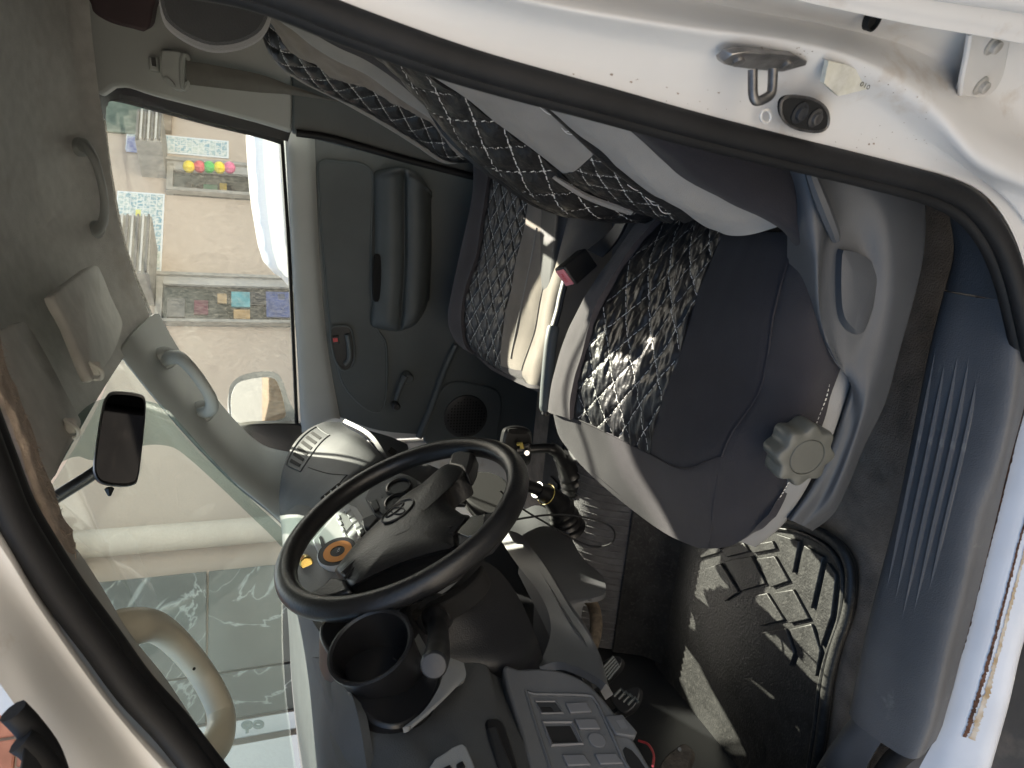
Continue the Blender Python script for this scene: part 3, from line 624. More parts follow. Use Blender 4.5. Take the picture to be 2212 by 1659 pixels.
# ================================================================ seats
def quilt(G, cell, ang=0.0, h=.0045, wr=.0, seed=0, aspect=1.0):
    """pads a grid of points into stitched diamonds; returns the padded grid, and the plane coordinates used"""
    N = gnormals(G)
    # metric coordinates along the surface
    du = np.linalg.norm(np.diff(G, axis=0), axis=2).mean(1); dv = np.linalg.norm(np.diff(G, axis=1), axis=2).mean(0)
    U = np.r_[0, np.cumsum(du)][:, None]*np.ones(G.shape[1]); Vv = np.ones(G.shape[0])[:, None]*np.r_[0, np.cumsum(dv)][None, :]
    ca, sa = math.cos(ang), math.sin(ang)
    p = (U*ca+Vv*sa*aspect)/cell; q = (-U*sa+Vv*ca*aspect)/cell
    fp = np.abs(p-np.round(p)); fq = np.abs(q-np.round(q)); d = np.minimum(fp, fq)*2
    H = h*(1-(1-np.clip(d*1.25, 0, 1))**2)-h*.55*np.exp(-(d/.12)**2)
    if wr:
        for i in range(G.shape[0]):
            for j in range(G.shape[1]):
                P = G[i, j]
                H[i, j] += wr*mnoise.noise(Vector((P[0]*22+seed, P[1]*75, seed)))+wr*.6*mnoise.noise(Vector((P[0]*60, P[1]*150, seed+5)))
    return G+N*H[:, :, None], N, (U, Vv, ca, sa, cell, aspect)
def stitches(G, N, prm, wid=.0022, dash=.006, gap=.0022, off=.0006, dbl=0.0):
    """white thread dashes that follow the seams of quilt()"""
    U, Vv, ca, sa, cell, asp = prm; Us = U[:, 0]; Vs = Vv[0]
    def at(u, v):
        i = np.interp(u, Us, np.arange(len(Us))); j = np.interp(v, Vs, np.arange(len(Vs)))
        i0 = min(int(i), len(Us)-2); j0 = min(int(j), len(Vs)-2); a, b = i-i0, j-j0
        f = lambda X: X[i0, j0]*(1-a)*(1-b)+X[i0+1, j0]*a*(1-b)+X[i0, j0+1]*(1-a)*b+X[i0+1, j0+1]*a*b
        return f(G)+f(N)*off, f(N)
    V, Fs = [], []
    R_ = math.hypot(Us[-1], Vs[-1]*asp)*1.2
    for fam in (0, 1):
        dx, dy = ((-sa, ca) if fam == 0 else (ca, sa))      # direction of the seam lines
        nx, ny = ((ca, sa) if fam == 0 else (-sa, ca))
        for k in range(int(-R_/cell)-1, int(R_/cell)+2):
            for sh in ((-dbl, dbl) if dbl else (0,)):
                s = -R_
                while s < R_:
                    a_ = (nx*(k*cell+sh)+dx*s, (ny*(k*cell+sh)+dy*s)/asp); b_ = (nx*(k*cell+sh)+dx*(s+dash), (ny*(k*cell+sh)+dy*(s+dash))/asp); s += dash+gap
                    if min(a_[0], b_[0]) < 0 or max(a_[0], b_[0]) > Us[-1] or min(a_[1], b_[1]) < 0 or max(a_[1], b_[1]) > Vs[-1]: continue
                    p, n1 = at(*a_); q, n2 = at(*b_); t = q-p; L = np.linalg.norm(t)
                    if L < 1e-5: continue
                    w_ = np.cross(t/L, n1)*wid/2; o = len(V); V += [p-w_, p+w_, q+w_, q-w_]; Fs.append((o, o+1, o+2, o+3))
        # knots
    for ip in range(int(-R_/cell)-1, int(R_/cell)+2):
        for iq in range(int(-R_/cell)-1, int(R_/cell)+2):
            u = (ip*ca-iq*sa)*cell; v = (ip*sa+iq*ca)*cell/asp
            if .002 < u < Us[-1]-.002 and .002 < v < Vs[-1]-.002:
                p, n1 = at(u, v); a = np.cross(n1, A([0, 0, 1.])); a /= np.linalg.norm(a)+1e-9; b = np.cross(n1, a); r = wid*1.25; o = len(V)
                V += [p+n1*.0006+(a*math.cos(t)+b*math.sin(t))*r for t in np.linspace(0, 2*math.pi, 6, endpoint=False)]; Fs.append(tuple(range(o, o+6)))
    return V, Fs
def zone(G, r0, r1, c0, c1): return G[r0:r1+1, c0:c1+1]
def puff(Z, h, N=None):
    """rounds a cloth panel so that its edges sink into the seams"""
    r, c = Z.shape[:2]; a = np.sin(np.linspace(0, math.pi, r))**.5; b = np.sin(np.linspace(0, math.pi, c))**.5
    return Z+gnormals(Z)*(h*np.minimum(a[:, None], 1)*np.minimum(b[None, :]*1.6, 1))[:, :, None]
def wrink(Z, amp, sx, sy, seed=0):
    N = gnormals(Z); O = Z.copy()
    for i in range(Z.shape[0]):
        for j in range(Z.shape[1]):
            P = Z[i, j]; O[i, j] += N[i, j]*amp*(mnoise.noise(Vector((P[0]*sx+seed, P[1]*sy, P[2]*sy)))+.5*mnoise.noise(Vector((P[0]*sx*2.3+seed, P[1]*sy*2.3, P[2]*sy*2.3))))
    return O
def seam(name, P, parent, m_=M_threadk, r=.0012, off=None):
    return tube(name, P, r, m_, parent, n=5)

# ---------------- driver seat
ds = thing('driver_seat', 'driver seat in plum-dark cover with black quilted centre, beside the sill', 'seat', (-.2, .86, -.86))
K = 10
Cm = [line([(1400, 462, 1.12), (1338, 560, 1.12), (1278, 650, 1.12), (1234, 740, 1.12), (1210, 830, 1.12), (1208, 880, 1.13), (1216, 930, 1.13)]),
      line([(1395, 470, 1.1), (1330, 560, 1.1), (1270, 650, 1.1), (1225, 740, 1.1), (1200, 830, 1.1), (1197, 887, 1.11), (1208, 925, 1.12)]),
      line([(1440, 470, 1.0), (1371, 549, 1.0), (1304, 656, 1.0), (1271, 749, 1.0), (1247, 840, 1.01), (1241, 902, 1.02), (1240, 985, 1.05)]),
      line([(1500, 480, .9), (1450, 570, .9), (1400, 690, .9), (1360, 790, .9), (1335, 870, .91), (1325, 940, .92), (1306, 1053, .96)]),
      line([(1567, 489, .8), (1540, 549, .8), (1504, 642, .8), (1466, 770, .8), (1431, 863, .81), (1406, 981, .83), (1412, 1136, .87)]),
      line([(1655, 500, .70), (1635, 555, .70), (1600, 660, .70), (1570, 780, .71), (1535, 870, .72), (1478, 1012, .75), (1478, 1172, .80)]),
      line([(1725, 500, .64), (1705, 560, .64), (1674, 672, .64), (1657, 783, .645), (1634, 860, .655), (1560, 985, .68), (1530, 1185, .745)]),
      line([(1750, 510, .61), (1748, 560, .605), (1745, 680, .60), (1752, 765, .60), (1735, 850, .60), (1690, 965, .615), (1594, 1172, .69)]),
      line([(1770, 520, .605), (1768, 570, .60), (1790, 683, .597), (1818, 763, .597), (1795, 850, .60), (1765, 940, .605), (1660, 1112, .64)])]
# sink the far flank
Cm[0] = [p+A([.01, .03, -.10]) for p in Cm[1]]
GC = loft(Cm, K, K)
Z = puff(zone(GC, 0, 2*K, 0, 5*K), .004); obj('cushion_far_panel', grid_mesh(wrink(Z, .0025, 9, 30, 1), .01), M_fmid, ds)
Zq, Nq, prm = quilt(loft(Cm[2:5], 60, 30)[:, :151], .037, math.radians(45), .0020, .0038, 2, .72)
cq = obj('cushion_quilted_panel', grid_mesh(Zq, .01), M_leather, ds)
obj('cushion_stitching', stitches(Zq, Nq, prm, .0012, .0058, .0025), M_thread, cq, smooth=False, kind='stuff')
Z = puff(zone(GC, 4*K, 6*K, 0, 5*K), .004); obj('cushion_near_panel', grid_mesh(wrink(Z, .002, 8, 20, 7), .01), M_fdark, ds)
Z = zone(GC, 6*K, 8*K, 0, 6*K); obj('cushion_near_flank', grid_mesh(wrink(Z, .003, 14, 14, 3), .01), M_fband, ds)
Z = zone(GC, 0, 6*K, 5*K, 6*K)
Zr = GC[:6*K+1, 6*K]; under = [Zr+A([.02, 0, -.03]), Zr+A([.08, .01, -.06])]
Zf = np.concatenate([Z, np.stack(under, 1)], 1)
obj('cushion_front_panel', grid_mesh(wrink(Zf, .0018, 10, 10, 5), .01), M_fband, ds)
seam('cushion_seam', GC[:6*K+1, 5*K]+gnormals(GC)[:6*K+1, 5*K]*.0015, ds)
seam('cushion_seam', GC[6*K, :5*K+1]+gnormals(GC)[6*K, :5*K+1]*.0012, ds)
# pan strip and white edge thread under the flank
ps = [(1790, 720), (1806, 770), (1790, 850), (1760, 930), (1722, 1010), (1690, 1070), (1650, 1125), (1600, 1170)]
pe = [(1835, 770), (1842, 815), (1822, 880), (1795, 950), (1760, 1020), (1730, 1075), (1690, 1135), (1635, 1180)]
patch('seat_pan', [lineY(ps, [.602, .602, .604, .61, .65, .70]), lineY(pe, [.603, .603, .605, .615, .66, .71]), [p+A([0, .06, -.02]) for p in lineY(pe, [.61, .61, .61, .62, .66, .71])]], M_pan, ds, ku=4, kv=5)
edge = crv(lineY([(p[0]-2, p[1]) for p in ps], [.598, .598, .60, .606, .646, .696]), 8)
dv, df = [], []
for i in range(0, len(edge)-1):
    a, b = edge[i], edge[i]+(edge[i+1]-edge[i])*.6; o = len(dv); n1 = A([0, -.3, .8])*.0022
    dv += [a-n1, a+n1, b+n1, b-n1]; df.append((o, o+1, o+2, o+3))
obj('edge_stitching', (dv, df), M_thread, ds, smooth=False, kind='stuff')
# side shield
sl = [(1690, 300), (1722, 400), (1728, 482), (1742, 560), (1768, 683), (1804, 766), (1836, 812), (1818, 880), (1788, 960), (1745, 1050), (1700, 1120)]
sr = [(1985, 380), (1997, 450), (1993, 549), (1972, 646), (1939, 763), (1909, 870), (1862, 967), (1832, 1041), (1805, 1098), (1782, 1124), (1752, 1144)]
def mixl(f): return [(a[0]*(1-f)+b[0]*f, a[1]*(1-f)+b[1]*f) for a, b in zip(sl, sr)]
rows = [[p+A([0, .03, -.01]) for p in lineY(sl, [.61, .60, .60, .615, .66])], lineY(sl, [.605, .595, .595, .61, .655]), lineY(mixl(.12), [.59, .578, .578, .60, .645]), lineY(mixl(.30), [.585, .577, .577, .598, .642]),
        lineY(mixl(.55), [.575, .570, .572, .60, .645]), lineY(mixl(.75), [.572, .566, .570, .598, .645]), lineY(mixl(.92), [.580, .578, .580, .606, .655]), lineY(sr, [.60, .60, .60, .625, .675]), [p+A([0, .05, -.005]) for p in lineY(sr, [.60, .60, .60, .625, .675])]]
GS = loft(rows, 6, 6)
# hollow around the lever
hcx = D(1842, 640, Y=.575)
for i in range(GS.shape[0]):
    for j in range(GS.shape[1]):
        P = GS[i, j]; xx, yy_ = (P-hcx)[0], (P-hcx)[2]
        # lever hollow: long ellipse leaning with the shield
        a = (xx*.95+yy_*.30)/.085; b = (-xx*.30+yy_*.95)/.034
        r = math.hypot(a, b)
        if r < 1.35: GS[i, j] += A([0, .013, 0])*(1 if r < .85 else max(0, (1.35-r)/.5))**1.2
ss = obj('side_shield', grid_mesh(GS, .004), M_shield, ds)
tube('shield_ridge', crv(lineY([(1742, 345), (1757, 390), (1778, 445), (1800, 500), (1806, 520)], [.578, .575, .578]), 5), [.004+.003*math.sin(math.pi*i/20) for i in range(21)], M_shield, ss, n=8)
hv = [(1789, 545), (1802, 536), (1835, 545), (1864, 566), (1884, 590), (1877, 622), (1852, 700), (1838, 722), (1817, 716), (1796, 690), (1788, 640)]
hp = crv(hv, 3, True); hpl = [D(p[0], p[1], Y=.600) for p in hp]; hce = sum(hpl)/len(hpl)
ring0 = hpl; ring1 = [p+A([0, -.014, 0]) for p in hpl]; ring2 = [hce+(p-hce)*.90+A([.004, -.022, .006]) for p in hpl]; ring3 = [hce+(p-hce)*.45+A([.004, -.026, .008]) for p in hpl]
nn = len(hp); hvv = [q for r in (ring0, ring1, ring2, ring3) for q in r]; hff = []
for i in range(3):
    for k in range(nn): hff.append((i*nn+k, i*nn+(k+1) % nn, (i+1)*nn+(k+1) % nn, (i+1)*nn+k))
hff.append(tuple(range(3*nn, 4*nn)))
obj('recline_lever', (hvv, hff), M_shield, ds)
# knob with eight lobes
kc = D(1740, 985, Y=.575); kn = A([-.10, -.99, .10]); ku_, kv_, kn = frame_of(kn)
prof = []
for k in range(96):
    a = 2*math.pi*k/96; r = .0355*(1+.10*math.cos(8*a)*(1 if math.cos(8*a) > 0 else .9)); prof.append((math.cos(a)*r, math.sin(a)*r))
kvv, kff = [], []
for s, h in ((.90, -.03), (.97, -.026), (1, -.004), (.96, .001), (.90, .003), (.62, .003), (.60, .0015), (.57, .003), (.2, .0035)):
    for (a, b) in prof:
        q = math.hypot(a, b); rr = q*s if s > .8 else .0355*s; kvv.append(kc+ku_*(a/q*rr)+kv_*(b/q*rr)+kn*h)
for i in range(8):
    for k in range(96): kff.append((i*96+k, i*96+(k+1) % 96, (i+1)*96+(k+1) % 96, (i+1)*96+k))
kff.append(tuple(range(8*96, 9*96)))
obj('height_knob', (kvv, kff), M_knob, ds, angle=50)
# seat risers under the cushion
for xx in (-.34, .02):
    obj('seat_riser', box_mesh((xx, .92, -.75), (.06, .26, .22)), M_dark, ds, bevel=.004)
obj('seat_base', box_mesh((-.2, .89, -.645), (.40, .36, .05)), M_dark, ds, bevel=.02)
# ---- backrest: lines from the far edge to the near edge, each from the bottom to the top
B = [lineY([(1420, 452), (1345, 459), (1257, 464), (1187, 449), (1137, 425), (1097, 395), (1053, 365), (1003, 321), (969, 285), (936, 231), (905, 180), (860, 120), (780, 40), (700, -30)], [1.12, 1.12]),
     lineY([(1440, 462), (1361, 446), (1287, 418), (1240, 397), (1220, 378), (1153, 325), (1073, 264), (1013, 216), (963, 184), (900, 140), (840, 95), (740, 20), (680, -30)], [.98, .96, .95]),
     lineY([(1470, 470), (1428, 438), (1371, 398), (1324, 363), (1304, 350), (1237, 285), (1133, 187), (1060, 130), (980, 70), (900, 20), (820, -30)], [.82, .82, .82]),
     lineY([(1500, 474), (1472, 452), (1420, 415), (1371, 378), (1320, 333), (1271, 288), (1174, 201), (1100, 140), (1020, 85), (930, 20), (860, -30)], [.785, .785, .785]),
     lineY([(1690, 490), (1660, 462), (1604, 440), (1537, 415), (1470, 377), (1371, 291), (1291, 234), (1200, 170), (1120, 115), (1030, 50), (930, -30)], [.655, .67, .68, .69]),
     lineY([(1735, 480), (1722, 452), (1690, 420), (1640, 380), (1580, 335), (1500, 270), (1400, 200), (1300, 140), (1200, 85), (1100, 20), (1020, -30)], [.60, .62, .64])]
far_side = [p+A([.05, .05, .01]) for p in [A(q) for q in B[0]]]
Bn = [resample(crv(l, 6), 61) for l in B]
Bf = Bn[0]+A([.06, .04, .0]); Bb = Bn[5]+A([.10, .02, 0])
n1 = A([-.8, 0, .5])
# convex fullness of the pads
q01 = loft([Bn[0], Bn[0]*.5+Bn[1]*.5+n1*.022, Bn[1]], 24, 1)
Zq, Nq, prm = quilt(q01, .046, math.radians(48), .0045, .001, 9, 1.0)
bq = obj('backrest_quilted_panel', grid_mesh(Zq, .012), M_leather, ds)
obj('backrest_stitching', stitches(Zq, Nq, prm, .0019, .0058, .002), M_thread, bq, smooth=False, kind='stuff')
q12 = loft([Bn[1], Bn[1]*.65+Bn[2]*.35+n1*.010, Bn[1]*.35+Bn[2]*.65+n1*.012, Bn[2]], 10, 1)
cut = 20
obj('backrest_grey_panel', grid_mesh(wrink(puff(q12[:, cut:], .004), .002, 12, 12, 2), .012), M_fgrey, ds)
Zq, Nq, prm = quilt(loft([Bn[1][:cut+1], Bn[1][:cut+1]*.5+Bn[2][:cut+1]*.5+n1*.012, Bn[2][:cut+1]], 24, 2), .032, math.radians(48), .003, .001, 4, 1.0)
bq2 = obj('backrest_quilted_gusset', grid_mesh(Zq, .012), M_leather, ds)
obj('gusset_stitching', stitches(Zq, Nq, prm, .0016, .0055, .002), M_thread, bq2, smooth=False, kind='stuff')
cs = [Bn[1][6], Bn[1][10], Bn[1][15], Bn[1][19], Bn[1][21]]
cs2 = [Bn[1][7]*.75+Bn[2][4]*.25, Bn[1][11]*.86+Bn[2][8]*.14, Bn[1][15]*.9+Bn[2][13]*.1, Bn[1][19]*.92+Bn[2][18]*.08, Bn[1][21]*.98+Bn[2][21]*.02]
patch('backrest_cloth_strip', [[p+n1*.012 for p in cs], [(a+b)/2+n1*.016 for a, b in zip(cs, cs2)], [p+n1*.012 for p in cs2]], M_fgrey, ds, ku=4, kv=6, th=.004)
q23 = loft([Bn[2], (Bn[2]+Bn[3])/2+n1*.008, Bn[3]], 6, 1)
pb = obj('backrest_piping', grid_mesh(q23, .012), M_leather, ds)
th = []
for s in range(14):
    j = random.randint(4, 56); p = Bn[2][j]+n1*.006; q = p+A([random.uniform(-.01, .0), random.uniform(-.012, .0), random.uniform(-.03, -.01)])
    th.append(tube_mesh(crv([p, (p+q)/2+n1*.004, q], 4), .0006, 4))
obj('loose_threads', join(*th), M_thread, pb, kind='stuff')
q34 = loft([Bn[3], Bn[3]*.7+Bn[4]*.3+n1*.012, Bn[3]*.3+Bn[4]*.7+n1*.016, Bn[4]], 8, 1)
obj('backrest_grey_bolster', grid_mesh(wrink(puff(q34, .004), .003, 18, 18, 11), .012), M_fgrey, ds)
q45 = loft([Bn[4], (Bn[4]+Bn[5])/2+A([-.02, -.015, 0]), Bn[5], Bb], 8, 1)
obj('backrest_side', grid_mesh(wrink(q45, .003, 10, 10, 12), .012), M_fdark, ds)
obj('backrest_far_side', grid_mesh(loft([Bf, Bn[0]], 6, 1), .012), M_leather, ds)
# folded cloth tab at the foot of the bolster
fo = [[D(1690, 448, Y=.635), D(1712, 450, Y=.628), D(1726, 462, Y=.628)], [D(1688, 466, Y=.622), D(1708, 470, Y=.612), D(1724, 474, Y=.616)], [D(1690, 484, Y=.64), D(1706, 486, Y=.632), D(1718, 484, Y=.63)]]
patch('cloth_fold', fo, M_fgrey, ds, ku=6, kv=6, th=.008)
# head restraint
hrc = D(455, 40, Y=.86)
rim_o = crv([(345, -10), (352, 45), (372, 72), (410, 97), (455, 113), (500, 112), (540, 100), (570, 78), (586, 40), (585, -10), (560, -60), (460, -90), (380, -60)], 3, True)
Vr = [D(p[0], p[1], Y=.85) for p in rim_o]; cen = sum(Vr)/len(Vr)
rings = [[cen+(p-cen)*.86+A([-.0, -.04, 0]) for p in Vr], [cen+(p-cen)*.93+A([0, -.035, 0]) for p in Vr], [cen+(p-cen)*.97+A([0, -.015, 0]) for p in Vr], Vr, [cen+(p-cen)*.98+A([.02, .04, 0]) for p in Vr], [cen+(p-cen)*.85+A([.04, .07, 0]) for p in Vr]]
nn = len(Vr); hvv = [q for r in rings[:2] for q in r]+[cen+A([.0, -.046, 0])]; hff = [(k, (k+1) % nn, nn+(k+1) % nn, nn+k) for k in range(nn)]+[(2*nn, (k+1) % nn, k) for k in range(nn)]
hr = obj('head_restraint', (hvv, hff), M_hrest, ds)
hvv = [q for r in rings[1:] for q in r]; hff = []
for i in range(4):
    for k in range(nn): hff.append((i*nn+k, i*nn+(k+1) % nn, (i+1)*nn+(k+1) % nn, (i+1)*nn+k))
hff.append(tuple(range(4*nn, 5*nn)))
obj('head_restraint_cover', (hvv, hff), M_hrim, hr)

# ---------------- passenger seat
psx = thing('passenger_seat', 'passenger seat with taupe and black quilted cover next to the far door', 'seat', (-.2, 1.5, -.86))
Qm = [line([(1033, 335), (1030, 418), (1000, 554), (985, 630), (976, 690), (990, 728), (1010, 745)], Y=1.75),
      line([(1063, 375), (1046, 489), (1036, 554), (1014, 620), (1004, 680), (1010, 738), (1028, 760)], Y=1.68),
      line([(1100, 400), (1088, 495), (1076, 554), (1058, 622), (1046, 690), (1044, 768), (1062, 790)], Y=1.59),
      line([(1142, 429), (1130, 502), (1117, 554), (1103, 626), (1087, 693), (1082, 790), (1095, 808)], Y=1.5),
      line([(1200, 440), (1195, 510), (1184, 582), (1168, 650), (1155, 720), (1128, 800), (1135, 826)], Y=1.38),
      line([(1277, 469), (1250, 520), (1226, 565), (1206, 640), (1192, 716), (1172, 790), (1160, 832)], Y=1.29)]
Qm = [[p+A([.0, .05, -.14]) for p in Qm[0]]]+Qm+[[p+A([0, -.03, -.10]) for p in Qm[5]]]
GQ = loft(Qm, K, K)
obj('cushion_far_panel', grid_mesh(puff(zone(GQ, 0, 2*K, 0, 6*K), .003), .01), M_fmid, psx)
Zq, Nq, prm = quilt(loft(Qm[2:5], 50, 30)[:, :160], .034, math.radians(45), .003, .0015, 3, .8)
q_ = obj('cushion_quilted_panel', grid_mesh(Zq, .01), M_leather, psx)
obj('cushion_stitching', stitches(Zq, Nq, prm, .0016, .007, .002, dbl=0), M_thread, q_, smooth=False, kind='stuff')
obj('cushion_taupe_panel', grid_mesh(wrink(puff(zone(GQ, 4*K, 5*K, 0, 5*K), .004), .0025, 10, 25, 6), .01), M_ftan, psx)
obj('cushion_near_panel', grid_mesh(wrink(puff(zone(GQ, 5*K, 7*K, 0, 6*K), .003), .002, 10, 25, 8), .01), M_ftan, psx)
Z = zone(GQ, 4*K, 5*K, 5*K, 6*K); obj('cushion_front_panel', grid_mesh(Z, .01), M_fmid, psx)
fr_ = GQ[:, 6*K]; obj('cushion_front_flank', grid_mesh(np.stack([fr_, fr_+A([-.01, 0, -.02]), fr_+A([.02, 0, -.06]), fr_+A([.06, 0, -.08])], 1), .008), M_fmid, psx)
seam('cushion_seam', GQ[5*K, :5*K+1]+A([0, 0, .0015]), psx)
tube('cushion_piping', GQ[int(4.5*K), 8:5*K-2]+A([0, 0, .0045]), .0022, M_fgrey, psx, n=6)
obj('seat_base', box_mesh((-.15, 1.53, -.72), (.42, .40, .26)), M_dark, psx, bevel=.02)
Pm = [lineY([(1050, 330), (1020, 338), (976, 345), (949, 338), (909, 311), (829, 261), (735, 208), (650, 165), (600, 125), (572, 66), (560, 0)], [1.74, 1.74, 1.70]),
      lineY([(1040, 325), (1012, 330), (985, 318), (949, 262), (900, 235), (809, 191), (735, 171), (680, 140), (620, 100), (590, 45), (570, -10)], [1.64, 1.6, 1.6]),
      lineY([(1030, 320), (1005, 322), (960, 275), (930, 245), (860, 205), (800, 160), (735, 130), (680, 95), (640, 60), (600, 30), (570, -20)], [1.5, 1.47, 1.47]),
      lineY([(1020, 316), (1000, 315), (950, 250), (915, 225), (850, 170), (790, 130), (735, 105), (690, 80), (650, 50), (610, 20), (580, -25)], [1.42, 1.40, 1.40]),
      lineY([(1010, 312), (995, 310), (935, 232), (900, 190), (870, 150), (826, 100), (780, 70), (735, 40), (690, 10), (650, -20), (620, -40)], [1.30, 1.30, 1.30])]
Pn = [resample(crv(l, 6), 61) for l in Pm]
Zq, Nq, prm = quilt(loft([Pn[0], (Pn[0]+Pn[1])/2+n1*.02, Pn[1]], 30, 2), .037, math.radians(48), .004, .0, 9, 1.0)
q_ = obj('backrest_quilted_panel', grid_mesh(Zq, .012), M_leather, psx)
obj('backrest_stitching', stitches(Zq, Nq, prm, .0017, .007, .002), M_thread, q_, smooth=False, kind='stuff')
obj('backrest_grey_panel', grid_mesh(wrink(puff(loft([Pn[1], (Pn[1]+Pn[2])/2+n1*.012, Pn[2]], 8, 1), .003), .006, 14, 40, 3), .012), M_ftan, psx)
obj('backrest_light_panel', grid_mesh(puff(loft([Pn[2], (Pn[2]+Pn[3])/2+n1*.01, Pn[3]], 8, 1), .003), .012), M_fgrey, psx)
obj('backrest_dark_panel', grid_mesh(loft([Pn[3], (Pn[3]+Pn[4])/2+n1*.006, Pn[4], Pn[4]+A([.1, 0, 0])], 8, 1), .012), M_fdark, psx)
obj('backrest_far_side', grid_mesh(loft([Pn[0]+A([.05, .03, 0]), Pn[0]], 5, 1), .01), M_fgrey, psx)
ed = tube('backrest_edge_cloth', [p+n1*.004 for p in Pn[0][4:]], .007, M_fgrey, psx, n=8)
# ================================================================ steering wheel
WC = A([-.474, .908, -.205]); WN = A([.896, .03, .444]); WN = WN/np.linalg.norm(WN)
def WP(cx, cy, h=0.0): return DP(cx*.2728+570.5, cy*.2728+921.6, WC+WN*h, WN)
sw = thing('steering_wheel', 'black leather steering wheel with padded hub and oval emblem', 'steering wheel', WC-WN*.05)
wu, wv, _ = frame_of(WN)
RIM = .1767
ring = [WC+wu*math.cos(a)*RIM+wv*math.sin(a)*RIM for a in np.linspace(0, 2*math.pi, 96, endpoint=False)]
tube('rim', ring, .0158, M_wheel, sw, n=18, closed=True)
def WPx(pts, h): return [WP(x, y, h) for x, y in pts]
pad_o = [(560, 1150), (600, 1075), (740, 905), (950, 700), (1100, 545), (1250, 445), (1400, 318), (1470, 290), (1545, 300), (1600, 352), (1560, 395), (1470, 450), (1440, 520), (1470, 610), (1560, 685), (1630, 712), (1540, 830), (1515, 880), (1520, 962), (1400, 1000), (1200, 1055), (1000, 1130), (800, 1225), (690, 1278), (640, 1230)]
po = crv(pad_o, 3, True)
rings = []
for s, h in ((.97, -.035), (1.0, -.014), (1.0, .001), (.985, .008), (.93, .0135), (.7, .018), (.35, .0195)):
    hh = max(h, .002); c0 = WP(1120, 800, hh); rings.append([c0+(WP(x, y, hh)-c0)*s+WN*(h-hh) for x, y in po])
nn = len(po); V = [q for r in rings for q in r]; Fs = []
for i in range(len(rings)-1):
    for k in range(nn): Fs.append((i*nn+k, i*nn+(k+1) % nn, (i+1)*nn+(k+1) % nn, (i+1)*nn+k))
Fs.append(tuple(range((len(rings)-1)*nn, len(rings)*nn))); Fs.append(tuple(range(nn-1, -1, -1)))
pad = obj('airbag_pad', (V, Fs), M_wheel, sw, angle=60)
# crease across the lower half of the pad
cz = crv([(640, 1200), (760, 1090), (920, 985), (1100, 895), (1280, 835), (1400, 830), (1500, 845)], 5)
tube('pad_crease', [WP(x, y, .0165-.006*abs(i/len(cz)-.5)) for i, (x, y) in enumerate(cz)], .0022, M_void, pad, n=6)
tube('pad_fold', [WP(x-6, y-22, .0135-.006*abs(i/len(cz)-.5)) for i, (x, y) in enumerate(cz)], .0065, M_wheel, pad, n=8)
# emblem: three ellipses
M_emb = mat('emblem_grey', (.10, .10, .10), .3, metal=.4)
M_embr = mat('emblem_groove', (.006, .006, .006), .5)
ec = WP(1060, 668, .0195); eu = WP(1165, 580)-WP(955, 755); La = np.linalg.norm(eu)/2; eu /= np.linalg.norm(eu); ev = np.cross(WN, eu)
Lb = La*.70
def ell(c, a, b, n=40): return [c+eu*math.cos(t)*a+ev*math.sin(t)*b for t in np.linspace(0, 2*math.pi, n, endpoint=False)]
em = slab('emblem', ell(ec, La*.98, Lb*.98), -WN*.004, M_emb, pad, bevel=.0006)
tube('emblem_ring', ell(ec+WN*.0005, La, Lb), .0016, M_embr, pad, closed=True, n=6)
tube('emblem_ring', ell(ec+WN*.0008, La*.26, Lb*.78), .0011, M_embr, pad, closed=True, n=6)
tube('emblem_ring', ell(ec+WN*.0008+ev*Lb*.42, La*.62, Lb*.36), .0011, M_embr, pad, closed=True, n=6)
# spokes
def spoke(pts, m_=M_wheel, top=.010, bot=-.018):
    P = [WP(x, y, top) for x, y in pts]; return slab('spoke', P, WN*(bot-top), m_, sw, bevel=.006, seg=3)
spoke([(1445, 300), (1480, 205), (1560, 175), (1660, 195), (1640, 290), (1600, 375), (1540, 320)])
spoke([(1620, 700), (1700, 690), (1860, 650), (1900, 700), (1760, 880), (1640, 930), (1525, 950), (1520, 840)], M_dark)
slab('spoke_trim', [WP(x, y, .0125) for x, y in ((1640, 715), (1745, 690), (1735, 790), (1690, 850), (1610, 870), (1525, 838), (1560, 790))], -WN*.004, M_chrome, sw, bevel=.001)
spoke([(540, 1175), (640, 1200), (690, 1290), (560, 1340), (420, 1370), (330, 1320), (450, 1260)])
slab('hub_shell', [WP(x, y, -.02) for x, y in crv([(690, 1285), (900, 1180), (1200, 1070), (1530, 965), (1480, 1080), (1200, 1200), (900, 1290), (720, 1320)], 3, True)], -WN*.03, M_dark, sw, bevel=.006)
obj('hub', lathe_mesh(WC-WN*.10, WN, [(.06, 0), (.055, .05), (.06, .085)], 24), M_dark, sw)

# ================================================================ dashboard
db = thing('dashboard', 'grey moulded dashboard under the windscreen, worn at the driver end', 'dashboard', (-.8, 1.2, -.86))
# main top: lines along the car width, from windscreen base to the front edge
T0 = [A(p) for p in ((-.93, .58, -.10), (-.93, .75, -.085), (-.97, 1.0, -.075), (-.985, 1.3, -.075), (-.94, 1.6, -.09), (-.86, 1.80, -.11))]
T1 = line([(702, 1720, .62), (688, 1640, .72), (668, 1500, .90), (640, 1350, 1.10), (616, 1255, 1.27), (610, 1165, 1.44), (604, 1110, 1.62)])
T2 = line([(745, 1730, .56), (735, 1640, .62), (712, 1500, .72), (680, 1390, .92), (626, 1265, 1.17), (630, 1160, 1.34), (640, 1085, 1.52)])
T3 = line([(800, 1740, .53), (790, 1640, .58), (760, 1500, .66), (705, 1392, .85), (640, 1268, 1.09), (646, 1162, 1.27), (690, 1095, 1.42)])
patch('dash_top', [T0, T1, T2, T3], M_dash, db, ku=6, n=40, th=.01)
